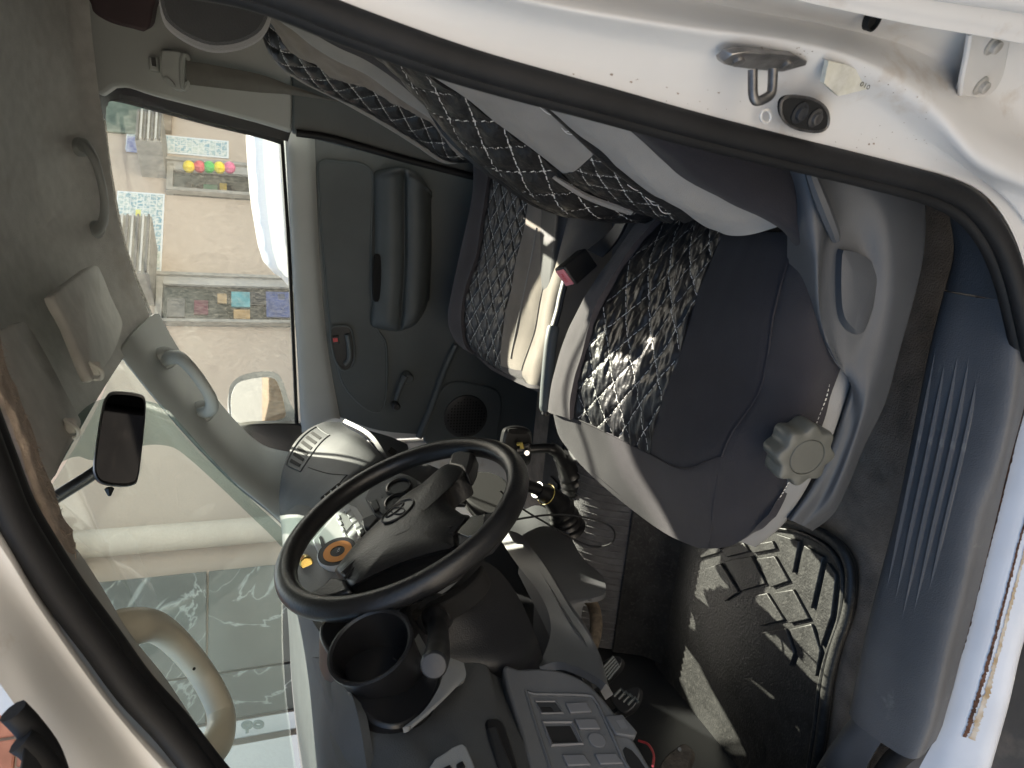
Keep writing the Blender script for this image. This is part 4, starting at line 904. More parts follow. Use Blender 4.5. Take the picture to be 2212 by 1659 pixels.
# passenger end: rounded cowl with an airbag panel
c_a = [(604, 1118), (604, 1060), (612, 1010), (632, 962), (662, 930), (700, 912), (735, 912)]
c_b = [(625, 1120), (628, 1065), (640, 1022), (662, 985), (690, 950), (722, 930), (752, 925)]
c_c = [(672, 1130), (680, 1080), (695, 1040), (716, 1005), (740, 970), (762, 948), (785, 945)]
c_d = [(720, 1085), (732, 1058), (745, 1038), (770, 1018), (800, 1000), (818, 990), (832, 992)]
c_e = [(735, 1090), (742, 1066), (752, 1050), (775, 1030), (805, 1010), (822, 1002), (838, 1000)]
GCW = loft([lineY(c_a, [1.58, 1.70, 1.80, 1.84]), lineY(c_b, [1.50, 1.62, 1.70, 1.76]), lineY(c_c, [1.40, 1.48, 1.56, 1.62]), lineY(c_d, [1.34, 1.40, 1.45, 1.50]), lineY(c_e, [1.36, 1.43, 1.48, 1.53])], 6, 6)
cw = obj('passenger_cowl', grid_mesh(GCW, .01), M_dash, db)
NCW = gnormals(GCW)
for k in range(6):
    c = 14+2*k; q = [GCW[2, c]+NCW[2, c]*.0012, GCW[2, c+1]+NCW[2, c+1]*.0012, GCW[6, c+1]+NCW[6, c+1]*.0012, GCW[6, c]+NCW[6, c]*.0012]
    slab('vent_slot', q, -NCW[4, c]*.006, M_void, cw, bevel=0)
tube('vent_frame', [GCW[r, c]+NCW[r, c]*.001 for r, c in [(1, c) for c in range(13, 28)]+[(r, 27) for r in range(2, 8)]+[(7, c) for c in range(26, 12, -1)]+[(r, 13) for r in range(6, 1, -1)]], .0016, M_dash, cw, closed=True, n=6)
tube('panel_seam', [GCW[r, 15]+NCW[r, 15]*.0003 for r in range(8, 18)]+[GCW[17, c]+NCW[17, c]*.0003 for c in range(14, 5, -1)], .0011, M_void, cw, n=5)
# shelf below the cowl, glove box
g_a = [(745, 905), (780, 925), (815, 935), (848, 945), (880, 960)]; g_b = [(800, 935), (822, 958), (845, 975), (868, 985), (890, 990)]; g_c = [(840, 990), (860, 1005), (880, 1012), (905, 1012), (930, 1005)]; g_d = [(905, 1080), (935, 1070), (960, 1060), (990, 1050), (1010, 1040)]
patch('glove_box', [lineY(g_a, [1.80, 1.84]), lineY(g_b, [1.62, 1.70]), lineY(g_c, [1.52, 1.60]), lineY(g_d, [1.5, 1.6])], M_dashd, db, ku=5, kv=5, th=.01)
slab('glove_latch', [D(x, y, Y=1.60) for x, y in ((845, 964), (860, 975), (850, 988), (836, 978))], (-.01, .01, 0), M_black, db, bevel=.001)
tube('glove_trim_line', crv(lineY([(793, 945), (815, 972), (838, 996)], [1.645, 1.58]), 4), .0018, M_dash, db, n=6)
slab('footwell_shade', [D(x, y, X=-.60) for x, y in crv([(985, 1040), (1010, 1022), (1060, 1020), (1100, 1045), (1110, 1085), (1085, 1112), (1050, 1104), (1010, 1080)], 3, True)], (-.05, .03, -.02), M_void, db, bevel=.004)  # black slab added where the footwell lies in shade
# ---- centre stack (seen through the wheel)
sc0 = A([-.615, 1.16, -.2]); sn_ = A([.93, -.18, .30]); sn_ /= np.linalg.norm(sn_)
def S(cx, cy, h=0.0): return DP(cx*.2728+570.5, cy*.2728+921.6, sc0+sn_*h, sn_)
def sslab(name, pts, h, th, m_, par=None, bevel=.002): return slab(name, [S(x, y, h) for x, y in pts], -sn_*th, m_, par or db, bevel=bevel)
sslab('centre_stack', [(250, 880), (560, 560), (880, 330), (1010, 330), (1220, 480), (1360, 720), (1340, 900), (900, 1120), (330, 1350), (180, 1250)], 0, .12, M_dashl, bevel=.008)
rad_ = sslab('radio', [(380, 900), (640, 600), (740, 640), (840, 800), (700, 930), (470, 1090)], .006, .02, M_silver)
sslab('radio_display', [(570, 730), (640, 660), (700, 770), (640, 840)], .0075, .004, M_dashl, rad_, .0006)
for k in range(5):
    sslab('radio_button', [(660+k*26-30, 650+k*42), (700+k*26-30, 625+k*42), (716+k*26-30, 655+k*42), (676+k*26-30, 680+k*42)], .009, .004, M_silver, rad_, .001)
for k in range(4):
    sslab('radio_button', [(575-k*0+k*16, 700+k*48), (592+k*16, 690+k*48), (606+k*16, 722+k*48), (588+k*16, 734+k*48)], .009, .004, M_silver, rad_, .001)
sslab('radio_slot', [(430, 880), (450, 860), (520, 1010), (480, 1030)], .0075, .003, M_black, rad_, .0005)
sslab('climate_panel', [(860, 420), (1000, 350), (1140, 380), (1250, 440), (1010, 760), (880, 700), (800, 560)], .008, .02, M_dashd)
for (x, y, r) in ((1072, 490, .026), (1060, 610, .026)):
    kb = obj('climate_knob', lathe_mesh(S(x, y, .010), sn_, [(r*1.35, 0), (r*1.35, .002), (r*.98, .0025), (r*.95, .006), (r*.85, .007), (r*.8, .003)], 28), M_black, db)
sslab('stack_switch', [(830, 590), (890, 570), (920, 640), (870, 665)], .014, .01, M_black)
sslab('stack_switch', [(770, 730), (860, 690), (900, 720), (830, 800), (790, 790)], .018, .012, M_dark)
sslab('stack_switch', [(745, 820), (790, 795), (800, 840), (760, 860)], .012, .008, M_black)
obj('radio_dial', lathe_mesh(S(708, 868, .008), sn_, [(.008, 0), (.008, .006), (.006, .007)], 18), M_silver, db)
# vents above the radio
sslab('centre_vent', [(440, 560), (590, 440), (640, 470), (480, 600)], .010, .02, M_void)
for k in range(3): sslab('vent_slat', [(470+k*48, 545-k*38), (482+k*48, 536-k*38), (512+k*48, 568-k*38), (500+k*48, 578-k*38)], .013, .008, M_dashl)
# ---- steering column shroud and stalk
co0 = [(885, 1165), (905, 1230), (925, 1310), (890, 1370), (905, 1420), (960, 1445)]
X0 = [[(1030, 1205), (1010, 1235), (960, 1280), (905, 1300), (878, 1315), (884, 1345)], [(1075, 1230), (1050, 1270), (1000, 1310), (940, 1325), (900, 1330), (890, 1365)], [(1120, 1290), (1100, 1330), (1050, 1370), (985, 1385), (930, 1390), (905, 1400)], [(1160, 1380), (1140, 1410), (1090, 1440), (1020, 1445), (965, 1440), (930, 1425)], [(1175, 1430), (1160, 1455), (1110, 1475), (1040, 1475), (985, 1460), (950, 1440)]]
cs_ = patch('column_shroud', [line(X0[0], X=-.525), line(X0[1], X=-.545), line(X0[2], X=-.575), line(X0[3], X=-.60), line(X0[4], X=-.65)], M_col, db, ku=6, kv=6, th=.01)
slab('shroud_gap', [WP(x, y, -.055) for x, y in crv([(1110, 1440), (1350, 1360), (1600, 1210), (1720, 1080), (1720, 1160), (1600, 1290), (1380, 1420), (1200, 1480), (1140, 1480)], 2, True)], -WN*.03, M_void, db, bevel=.004)
slab('shroud_badge', [D(x, y, X=-.522) for x, y in ((942, 1290), (963, 1281), (966, 1290), (950, 1297))], (-.003, 0, 0), M_pan, db, bevel=.0005)
stk = [D(938, 1332, X=-.535), D(945, 1352, X=-.52), D(947, 1380, X=-.495), D(945, 1410, X=-.47), D(938, 1435, X=-.455)]
skt = tube('control_stalk', crv(stk, 5), [.016]*4+[.012]*8+[.0125]*4+[.0135]*5, M_black, db, n=18)
sd_ = stk[-1]-stk[-2]; sd_ /= np.linalg.norm(sd_)
obj('stalk_cap', lathe_mesh(stk[-1]-sd_*.001, sd_, [(.0135, 0), (.0133, .003), (.0115, .0055), (.006, .0062)], 24), M_dark, skt)
tube('stalk_seam', [stk[-2]*.5+stk[-1]*.5+(wu*math.cos(a)+np.cross(sd_, wu)*math.sin(a))*.0137 for a in np.linspace(0, 6.283, 20, endpoint=False)], .0005, M_pan, skt, closed=True, n=4)
obj('stalk_collar', lathe_mesh(D(938, 1330, X=-.55), A([.8, -.5, .2]), [(.026, 0), (.026, .012), (.02, .022), (.016, .024)], 24), M_dark, skt)
slab('dash_end', [A(p, float) for p in ((-.98, .615, -.12), (-.72, .615, -.10), (-.70, .615, -.30), (-.715, .615, -.46), (-.98, .615, -.50))], (0, .012, 0), M_dashd, db, bevel=.003)
slab('dash_underside', [A(p, float) for p in ((-.98, .64, -.50), (-.70, .64, -.46), (-.72, 1.05, -.50), (-.98, 1.05, -.52))], (0, 0, .01), M_dark, db, bevel=.002)
# ---- lower driver panels
def lineX(pts, xs):
    n = len(pts); t = np.linspace(0, 1, len(xs)); return [D(p[0], p[1], X=float(np.interp(i/(n-1), t, xs))) for i, p in enumerate(pts)]
K0 = [(1065, 1140), (1110, 1210), (1170, 1290), (1190, 1360), (1165, 1440), (1100, 1490), (1080, 1540)]
K1 = [(1115, 1150), (1165, 1220), (1215, 1300), (1250, 1380), (1215, 1430), (1150, 1470), (1110, 1530)]
K2 = [(1140, 1170), (1180, 1225), (1230, 1310), (1290, 1400), (1300, 1470), (1340, 1540), (1420, 1680)]
K3 = [(1135, 1180), (1190, 1260), (1240, 1350), (1290, 1440), (1325, 1500), (1370, 1570), (1430, 1690)]
K0, K1, K2, K3 = K0[:5], K1[:5], K2[:5], K3[:5]
knee = patch('knee_panel', [lineX(K0, [-.70, -.66, -.64]), lineX(K1, [-.66, -.63, -.625]), lineX(K2, [-.655, -.625, -.60]), lineX(K3, [-.68, -.65, -.62])], M_dashd, db, ku=5, kv=6, th=.012)
# console wing beside the tunnel
wgo = [(1065, 1110), (1125, 1115), (1165, 1090), (1225, 1135), (1262, 1210), (1300, 1243), (1308, 1262), (1300, 1285), (1255, 1305), (1215, 1318), (1170, 1262), (1120, 1185)]
w_a = [(1070, 1105), (1120, 1105), (1165, 1092), (1215, 1130), (1255, 1200), (1300, 1242)]
w_b = [(1090, 1130), (1125, 1150), (1165, 1170), (1200, 1205), (1240, 1240), (1308, 1262)]
w_c = [(1110, 1160), (1135, 1190), (1160, 1225), (1185, 1255), (1230, 1275), (1304, 1284)]
w_d = [(1125, 1180), (1150, 1225), (1175, 1268), (1200, 1312), (1225, 1316), (1262, 1304)]
patch('console_wing', [lineX(w_a, [-.74, -.70, -.68]), lineX(w_b, [-.70, -.67, -.655]), lineX(w_c, [-.685, -.655, -.645]), lineX(w_d, [-.685, -.66, -.65]), [p+A([-.06, 0, 0]) for p in lineX(w_d, [-.685, -.66, -.65])]], M_dashd, db, ku=5, kv=5, th=.008)
obj('wing_screw', lathe_mesh(D(1212, 1299, X=-.652), A([.9, -.4, .1]), [(.011, -.006), (.011, .002), (.008, .003), (.006, -.001)], 18), M_dark, db)
# switch panel
sp0_ = D(1250, 1560, X=-.612); spn = A([.88, -.34, .12]); spn /= np.linalg.norm(spn)
def SW(x, y, h=0.0): return DP(x, y, sp0_+spn*h, spn)
swo = crv([(1086, 1446), (1120, 1445), (1160, 1443), (1210, 1448), (1262, 1470), (1300, 1505), (1350, 1570), (1400, 1650), (1430, 1720), (1300, 1740), (1170, 1740), (1130, 1600)], 3, True)
swp = slab('switch_panel', [SW(x, y) for x, y in swo], -spn*.03, M_dashd, db, bevel=.004, seg=3)
fo_ = crv([(1140, 1504), (1155, 1500), (1262, 1502), (1285, 1512), (1305, 1550), (1345, 1640), (1360, 1690), (1210, 1720), (1190, 1660)], 3, True)
tube('panel_bead', [SW(x, y, .001) for x, y in fo_], .0022, M_dashd, swp, closed=True, n=6)
def blank(pts, h=.004, m_=M_switch, nm='switch_blank'): return slab(nm, [SW(x, y, h) for x, y in pts], -spn*.008, m_, swp, bevel=.0015, seg=3)
blank([(1221, 1517), (1268, 1515), (1279, 1538), (1232, 1540)])
blank([(1240, 1552), (1287, 1551), (1299, 1574), (1252, 1575)])
blank([(1214, 1629), (1262, 1628), (1278, 1652), (1226, 1654)])
blank([(1284, 1627), (1332, 1626), (1348, 1649), (1296, 1651)])
slab('switch_blank', [SW(1290+20*math.cos(a), 1598+16*math.sin(a)+ .25*20*math.cos(a), .002) for a in np.linspace(0, 2*math.pi, 24, endpoint=False)], -spn*.006, M_switch, swp, bevel=.001)
blank([(1156, 1515), (1200, 1515), (1216, 1540), (1170, 1541)], .0008, M_dark, 'switch_opening')
blank([(1165, 1526), (1190, 1526), (1200, 1539), (1174, 1540)], .0014, M_void, 'switch_opening')
tube('opening_rim', [SW(x, y, .001) for x, y in ((1156, 1515), (1200, 1515), (1216, 1540), (1170, 1541))], .0016, M_switch, swp, closed=True, n=6)
blank([(1174, 1568), (1232, 1567), (1253, 1607), (1194, 1609)], .0010, M_void, 'switch_opening')
tube('opening_rim', [SW(x, y, .001) for x, y in ((1172, 1560), (1236, 1560), (1258, 1607), (1192, 1610))], .0026, M_switch, swp, closed=True, n=6)
hl = slab('bonnet_release', [SW(x, y, .006) for x, y in ((1305, 1545), (1345, 1542), (1377, 1580), (1372, 1592), (1330, 1586))], -spn*.012, M_dashd, db, bevel=.002)
slab('release_icon', [SW(x, y, .0066) for x, y in ((1330, 1556), (1347, 1554), (1356, 1572), (1342, 1575))], -spn*.0004, M_switch, hl, bevel=0)
slab('fuse_pocket', [SW(x, y, .0012) for x, y in crv([(1345, 1620), (1365, 1620), (1395, 1660), (1410, 1700), (1380, 1700)], 2, True)], -spn*.004, M_void, swp, bevel=.001)
# driver end of the dash: textured shelf, cup holder, end vent
E0 = [(690, 1345), (720, 1400), (745, 1470), (770, 1530), (830, 1570), (900, 1580), (950, 1600), (975, 1680)]
E1_ = [(960, 1395), (1000, 1410), (1025, 1415), (1040, 1440), (1030, 1480), (1020, 1540), (1030, 1590), (1060, 1680)]
E2_ = [(1005, 1400), (1040, 1425), (1062, 1455), (1075, 1500), (1085, 1560), (1095, 1600), (1110, 1640), (1130, 1700)]
E3_ = [(1020, 1402), (1055, 1432), (1090, 1470), (1110, 1530), (1125, 1580), (1140, 1640), (1160, 1690), (1180, 1720)]
end = patch('driver_shelf', [lineX([(672, 1420), (690, 1480), (705, 1550), (715, 1600), (730, 1650), (745, 1690), (760, 1730), (775, 1760)], [-.66, -.60, -.56]), lineX([(712, 1425), (725, 1500), (760, 1560), (800, 1585), (850, 1605), (880, 1640), (900, 1690), (910, 1730)], [-.60, -.565, -.545]),
              lineX([(870, 1440), (900, 1470), (925, 1490), (935, 1530), (930, 1570), (940, 1610), (960, 1660), (980, 1720)], [-.60, -.575, -.555]), lineX(E1_, [-.605, -.59, -.575]), lineX(E2_, [-.612, -.605, -.59]), lineX(E3_, [-.64, -.63, -.61])], M_dash, db, ku=6, kv=6, th=.006)
ev_ = slab('end_vent', [D(x, y, X=-.585) for x, y in crv([(1046, 1565), (1060, 1550), (1085, 1555), (1100, 1590), (1130, 1680), (1150, 1730), (1100, 1730), (1070, 1650)], 3, True)], (-.02, 0, 0), M_black, db, bevel=.004)
slab('vent_flap', [D(x, y, X=-.578) for x, y in ((1050, 1572), (1072, 1566), (1125, 1700), (1095, 1720))], (-.006, 0, 0), M_dark, ev_, bevel=.003)
wsb = slab('window_switch_plate', [D(x, y, X=-.548) for x, y in crv([(925, 1660), (960, 1625), (990, 1607), (1008, 1612), (1030, 1665), (1060, 1730), (960, 1740)], 2, True)], (-.01, 0, 0), M_dashl, db, bevel=.002)
slab('switch_key', [D(x, y, X=-.545) for x, y in ((985, 1650), (1000, 1642), (1006, 1655), (990, 1664))], (-.006, 0, 0), M_black, wsb, bevel=.001)
slab('switch_key', [D(x, y, X=-.545) for x, y in ((950, 1662), (972, 1650), (984, 1672), (965, 1685))], (-.006, 0, 0), M_black, wsb, bevel=.001)
# cup holder recess: round well, open ring cup
cuo = crv([(698, 1390), (690, 1360), (715, 1335), (860, 1330), (890, 1370), (900, 1400), (945, 1430), (950, 1470), (935, 1510), (905, 1545), (860, 1568), (815, 1562), (780, 1535), (755, 1500), (745, 1450), (720, 1420)], 3, True)
slab('cup_holder_well', [D(x, y, X=-.556) for x, y in cuo], (-.05, .0, 0), M_black, db, bevel=.004)
lt = crv([(945, 1420), (985, 1425), (1000, 1440), (1003, 1460), (985, 1480), (950, 1500), (900, 1545), (870, 1570), (900, 1545), (940, 1490), (952, 1460)], 2, True)
patch('shelf_trim', [lineX([(955, 1418), (958, 1450), (945, 1490), (915, 1535), (870, 1572)], [-.552, -.55]), lineX([(975, 1422), (985, 1455), (965, 1495), (930, 1530), (885, 1568)], [-.551, -.549]), lineX([(1002, 1432), (1006, 1462), (985, 1485), (940, 1530), (890, 1572)], [-.553, -.551])], M_dashl, db, ku=4, kv=5, th=.006)
patch('bezel_strip', [lineX([(866, 1335), (880, 1365), (905, 1405), (925, 1440)], [-.57, -.545]), lineX([(886, 1330), (900, 1360), (925, 1405), (945, 1440)], [-.57, -.545])], M_dashl, db, ku=3, kv=4, th=.02)
cup_c = D(799, 1394, X=-.515); cax = A([.90, -.16, .40]); cax /= np.linalg.norm(cax)
ch = sub('cup_holder', db, cup_c)
def cupmesh(c, ax, r0, r1, h, wall=.003, n=40, bottom=True):
    pr = [(r1*.96, -h), (r1, -h+.004), (r0, -.004), (r0+.003, -.003), (r0+.003, 0.0), (r0, .001), (r0-wall, -.001), (r1-wall, -h+.006), (.001, -h+.005)]
    return lathe_mesh(c, ax, pr, n)
obj('cup_wall', cupmesh(cup_c, cax, .0475, .043, .085), M_black, ch, angle=50)
slab('cup_notch', [cup_c+A([-.035, .012, -.03]), cup_c+A([-.035, .016, -.03]), cup_c+A([-.05, .016, -.05]), cup_c+A([-.05, .012, -.05])], (.004, 0, 0), M_dark, ch, bevel=.001)
# ================================================================ loose and hung things
# rear-view mirror
mo = crv([(232, 852), (252, 845), (300, 850), (314, 862), (314, 900), (306, 980), (298, 1035), (288, 1048), (262, 1052), (222, 1046), (206, 1030), (204, 1000), (212, 940), (222, 880)], 3, True)
mc = D(258, 950, Y=1.16); mnn = A([.42, -.86, -.28]); mnn /= np.linalg.norm(mnn)
rm = thing('rear_view_mirror', 'black framed rear-view mirror hanging before the windscreen', 'mirror', mc)
V0 = [DP(x, y, mc, mnn) for x, y in mo]; cen = sum(V0)/len(V0); nn = len(V0)
rings = [[cen+(p-cen)*.93+mnn*.002 for p in V0], [cen+(p-cen)*.98+mnn*.003 for p in V0], V0, [cen+(p-cen)*.99-mnn*.018 for p in V0], [cen+(p-cen)*.8-mnn*.032 for p in V0]]
V = [q for r in rings for q in r]; Fs = []
for i in range(4):
    for k in range(nn): Fs.append((i*nn+k, i*nn+(k+1) % nn, (i+1)*nn+(k+1) % nn, (i+1)*nn+k))
Fs.append(tuple(range(4*nn, 5*nn))); 
obj('mirror_shell', (V, Fs), M_black, rm)
slab('mirror_glass', [cen+(p-cen)*.925+mnn*.0018 for p in V0], -mnn*.002, metal_mirror('rear_mirror_silver', (.035, .035, .037), .03), rm, bevel=0)
obj('adjust_tab', lathe_mesh(DP(236, 1052, mc-mnn*.02, mnn), -CR*1.0+mnn*.2, [(.004, 0), (.007, .003), (.002, .014)], 4), M_black, rm)
tube('mirror_stem', crv([cen-mnn*.03, cen+A([-.05, .02, .03]), cen+A([-.10, .02, .10])], 5), .010, M_black, rm)
# sun visors
def visor(name, px, ys, label, clip):
    pts = [D(p[0], p[1], Z=z-.036) for p, z in zip(px, ys)]
    o = crv(pts, 3, True); cen = sum(o)/len(o); nrm = A([0., 0, 0])
    for i in range(len(o)): nrm += np.cross(o[i]-cen, o[(i+1) % len(o)]-cen)
    nrm /= np.linalg.norm(nrm)
    if nrm@cen > 0: nrm = -nrm
    t = thing(name, label, 'sun visor', cen, 'sun visors folded up against the lining')
    rg = [[cen+(p-cen)*.97+nrm*.007 for p in o], [cen+(p-cen)*.99+nrm*.005 for p in o], o, [cen+(p-cen)*.98-nrm*.008 for p in o]]
    nn = len(o); V = [q for r in rg for q in r]; Fs = []
    for i in range(3):
        for k in range(nn): Fs.append((i*nn+k, i*nn+(k+1) % nn, (i+1)*nn+(k+1) % nn, (i+1)*nn+k))
    Fs.append(tuple(range(nn-1, -1, -1))); Fs.append(tuple(range(3*nn, 4*nn)))
    obj('visor_pad', (V, Fs), M_visor, t, angle=55)
    c = D(*clip[0], Z=clip[1]-.043)
    ck = obj('visor_clip', box_mesh(c, (.022, .010, .016)), M_visor, t, bevel=.004)
    tube('clip_hook', crv([c+A([.012, -.006, .006]), c+A([.0, -.012, -.010]), c+A([-.014, -.008, -.008]), c+A([-.016, -.004, .006])], 4), .003, M_visor, ck, n=6)
    return t
visor('sun_visor', [(115, 632), (150, 605), (196, 574), (212, 590), (232, 640), (256, 690), (256, 715), (240, 760), (222, 790), (196, 823), (182, 812), (140, 710), (108, 650)], [.31, .318, .318, .318, .31, .30, .295, .285, .275, .262, .265, .295, .31], 'grey sun visor folded up beside the far windscreen pillar', ((206, 796), .262))
visor('sun_visor', [(-60, 740), (0, 712), (34, 697), (50, 705), (90, 770), (150, 885), (166, 915), (160, 935), (130, 990), (100, 1045), (70, 1010), (20, 900), (-30, 800)], [.33, .33, .33, .33, .32, .285, .278, .274, .265, .262, .275, .30, .32], 'long grey sun visor folded up nearest the frayed lining', ((153, 920), .274))
# grab handles
def handle(label, path, rad, m_, feet, group=None, flat=.75, covers=()):
    t = thing('grab_handle', label, 'grab handle', sum(path)/len(path), 'grab handles')
    P = crv(path, 5); n_ = len(P)
    tube('grip', P, [rad*(1.25-.3*math.sin(math.pi*i/(n_-1))) for i in range(n_)], m_, t, n=14, flat=flat)
    for f, ax in feet: obj('foot', lathe_mesh(f, ax, [(rad*1.9, -.01), (rad*1.8, .006), (rad*1.3, .014)], 20), m_, t)
    for c in covers: slab('screw_cover', c[0], c[1], m_, t, bevel=.0015)
    return t
hp_ = [(690, 850), (770, 775), (870, 752), (960, 750), (1060, 800), (1170, 905), (1270, 1030), (1350, 1160), (1405, 1290), (1412, 1400), (1385, 1490), (1320, 1570), (1230, 1640)]
hpath = lineY([(x*.3386, 1097.2+y*.3386) for x, y in hp_], [.74, .76, .80, .82, .80, .76, .74])
h1 = handle('ivory curved grab handle on the near windscreen pillar', hpath, .0165, M_ivory, [], flat=1.15)
obj('handle_hole', lathe_mesh(D(419, 1445, Y=.775), (.5, -.8, 0), [(.0017, -.004), (.0017, .001)], 10), M_void, h1)
h2p = lineY([(358, 775), (385, 772), (412, 795), (438, 830), (456, 862), (455, 885), (432, 893)], [1.77, 1.70, 1.68, 1.68, 1.70, 1.77])
handle('grey grab handle on the far windscreen pillar above the door mirror', h2p, .0145, M_trimL, [(D(356, 775, Y=1.775), (-.2, -.95, 0)), (D(438, 890, Y=1.77), (-.2, -.95, 0))], covers=[([D(x, y, Y=1.752) for x, y in ((348, 772), (376, 772), (382, 788), (352, 790))], (0, .006, 0)), ([D(x, y, Y=1.748) for x, y in ((432, 885), (458, 878), (460, 888), (436, 896))], (0, .006, 0))])
h3p = lineY([(172, 312), (190, 322), (206, 350), (219, 395), (226, 440), (222, 480), (205, 500)], [1.80, 1.72, 1.70, 1.70, 1.72, 1.80])
handle('slim grey grab handle on the roof rail over the far window', h3p, .0105, M_trimL, [(D(176, 318, Y=1.80), (0, -.8, -.6)), (D(206, 496, Y=1.80), (0, -.8, -.6))])
# seat belt on the far pillar
sb = thing('seat_belt', 'grey seat belt hanging from its guide on the far pillar', 'seat belt', D(400, 150, Y=1.84))
go = crv([(348, 112), (362, 108), (398, 112), (406, 130), (404, 160), (396, 192), (384, 196), (360, 180), (346, 155)], 3, True)
slab('guide_cover', [D(x, y, Y=1.835) for x, y in go], (0, .03, 0), M_trimL, sb, bevel=.008, seg=4)
slab('guide_cap', [D(x, y, Y=1.828) for x, y in crv([(352, 168), (362, 166), (378, 182), (376, 190), (364, 184)], 2, True)], (0, .01, 0), M_trimL, sb, bevel=.003)
tube('guide_loop', [D(x, y, Y=1.825) for x, y in crv([(396, 122), (406, 124), (408, 160), (404, 186), (396, 190), (394, 160)], 3, True)], .006, M_trimL, sb, closed=True, n=8)
bo = [(402, 130), (470, 142), (560, 160), (630, 185), (700, 210)]; bo2 = [(402, 182), (470, 190), (560, 200), (630, 205), (740, 222)]
patch('webbing', [line(bo, Y=1.818), line([((a[0]+b[0])/2, (a[1]+b[1])/2) for a, b in zip(bo, bo2)], Y=1.815), line(bo2, Y=1.822)], M_belt, sb, ku=3, kv=5, th=.002)
tk = slab('height_slide', [D(x, y, Y=1.85) for x, y in ((320, 120), (340, 120), (344, 156), (322, 152))], (0, .03, 0), M_trimL, sb, bevel=.004)
slab('slide_slot', [D(x, y, Y=1.8485) for x, y in ((326, 124), (336, 124), (338, 144), (328, 142))], (0, .004, 0), M_dark, tk, bevel=.001)
# maroon bag on the rear bench
mv = crv([(196, 10), (205, 30), (240, 50), (285, 62), (318, 66), (330, 20), (334, -40), (190, -40)], 3, True)
slab('maroon_curtain', [D(x, y, Y=1.70) for x, y in mv], (.02, .10, 0), M_maroon, None, bevel=.012, seg=3, label='maroon vinyl bundle hung behind the far pillar at the roof', cat='bundle')
# buckle
bk_ = thing('seat_buckle', 'black seat-belt buckle with faded red press button between the seats', 'buckle', D(1250, 570, Y=1.14))
bu = frame_of(D(1200, 610, Y=1.11)-D(1275, 545, Y=1.16))[2]; bcen = D(1245, 578, Y=1.13); bsd = D(1216, 628, Y=1.11)-D(1187, 588, Y=1.11); bl = np.linalg.norm(bsd); bsd /= bl; bnn = np.cross(bu, bsd)
obj('buckle_body', box_mesh(bcen, (.070, bl*1.0, .026), (bu, bsd, bnn)), M_dark, bk_, bevel=.004, seg=3)
pb_ = obj('press_button', box_mesh(bcen+bu*.0345, (.006, bl*.8, .019), (bu, bsd, bnn)), M_pink, bk_, bevel=.001)
text('button_text', 'PRESS', bcen+bu*.0379, bsd, bnn, .0075, M_red, pb_)
patch('buckle_strap', [line([(1268, 540, 1.15), (1300, 515, 1.14), (1325, 490, 1.12), (1345, 455, 1.10)]), line([(1300, 556, 1.13), (1320, 535, 1.12), (1340, 505, 1.10), (1360, 460, 1.08)])], M_dark, bk_, ku=3, kv=5, th=.006)
# handbrake
hb = thing('handbrake_lever', 'grey handbrake lever rising between the two seats', 'handbrake', D(1190, 800, Y=1.22))
hpp = crv(lineY([(1178, 888), (1180, 850), (1184, 800), (1190, 740), (1196, 705)], [1.19, 1.20, 1.215]), 5)
tube('grip', hpp, [.009]+[.0125]*(len(hpp)-2)+[.011], M_door, hb, n=14)
obj('release_button', lathe_mesh(hpp[0], hpp[0]-hpp[1], [(.007, 0), (.007, .006), (.004, .009)], 14), M_dark, hb)
tube('lever_rod', crv(lineY([(1196, 705), (1206, 670), (1212, 640), (1225, 590)], [1.215, 1.23]), 4), .011, M_dark, hb, n=10, flat=.6)
# gear levers
gl1 = thing('gear_lever', 'gear lever with a squared black knob leaning beside the passenger floor', 'gear lever', D(1240, 1040, Y=1.3), 'levers on the tunnel')
kb = crv([(1084, 940), (1090, 925), (1110, 919), (1138, 924), (1148, 940), (1147, 985), (1140, 1004), (1112, 1006), (1086, 995), (1080, 970)], 3, True)
V0 = [D(x, y, Y=1.31) for x, y in kb]; cen = sum(V0)/len(V0); nn = len(V0); bd = A([-.3, .9, -.2])
rings = [[cen+(p-cen)*.8-bd*.022 for p in V0], [cen+(p-cen)*.95-bd*.016 for p in V0], V0, [cen+(p-cen)*.97+bd*.02 for p in V0], [cen+(p-cen)*.8+bd*.03 for p in V0]]
V = [q for r in rings for q in r]; Fs = []
for i in range(4):
    for k in range(nn): Fs.append((i*nn+k, i*nn+(k+1) % nn, (i+1)*nn+(k+1) % nn, (i+1)*nn+k))
Fs.append(tuple(range(nn-1, -1, -1))); Fs.append(tuple(range(4*nn, 5*nn)))
kk = obj('knob', (V, Fs), M_black, gl1)
slab('knob_slot', [D(x, y, Y=1.288) for x, y in crv([(1098, 930), (1104, 926), (1134, 928), (1140, 934), (1134, 938), (1104, 937)], 2, True)], (0, .004, 0), M_void, kk, bevel=.0006)
tube('clamp', [D(1122, 968, Y=1.285), D(1140, 962, Y=1.28), D(1142, 980, Y=1.28)], .006, M_zinc, gl1, n=8)
obj('clamp_screw', lathe_mesh(D(1136, 976, Y=1.28), (.2, -.9, .2), [(.007, 0), (.007, .012), (.005, .014)], 14), M_chrome, gl1)
tube('clamp_band', [D(1118, 960, Y=1.28), D(1125, 958, Y=1.275), D(1128, 968, Y=1.275)], .0045, M_yellow, gl1, n=8)
tube('stick', crv(lineY([(1115, 972), (1150, 970), (1182, 968), (1202, 975), (1215, 995), (1230, 1020)], [1.29, 1.28, 1.285, 1.295]), 5), [.010]*12+[.013]*14, M_black, gl1, n=14)
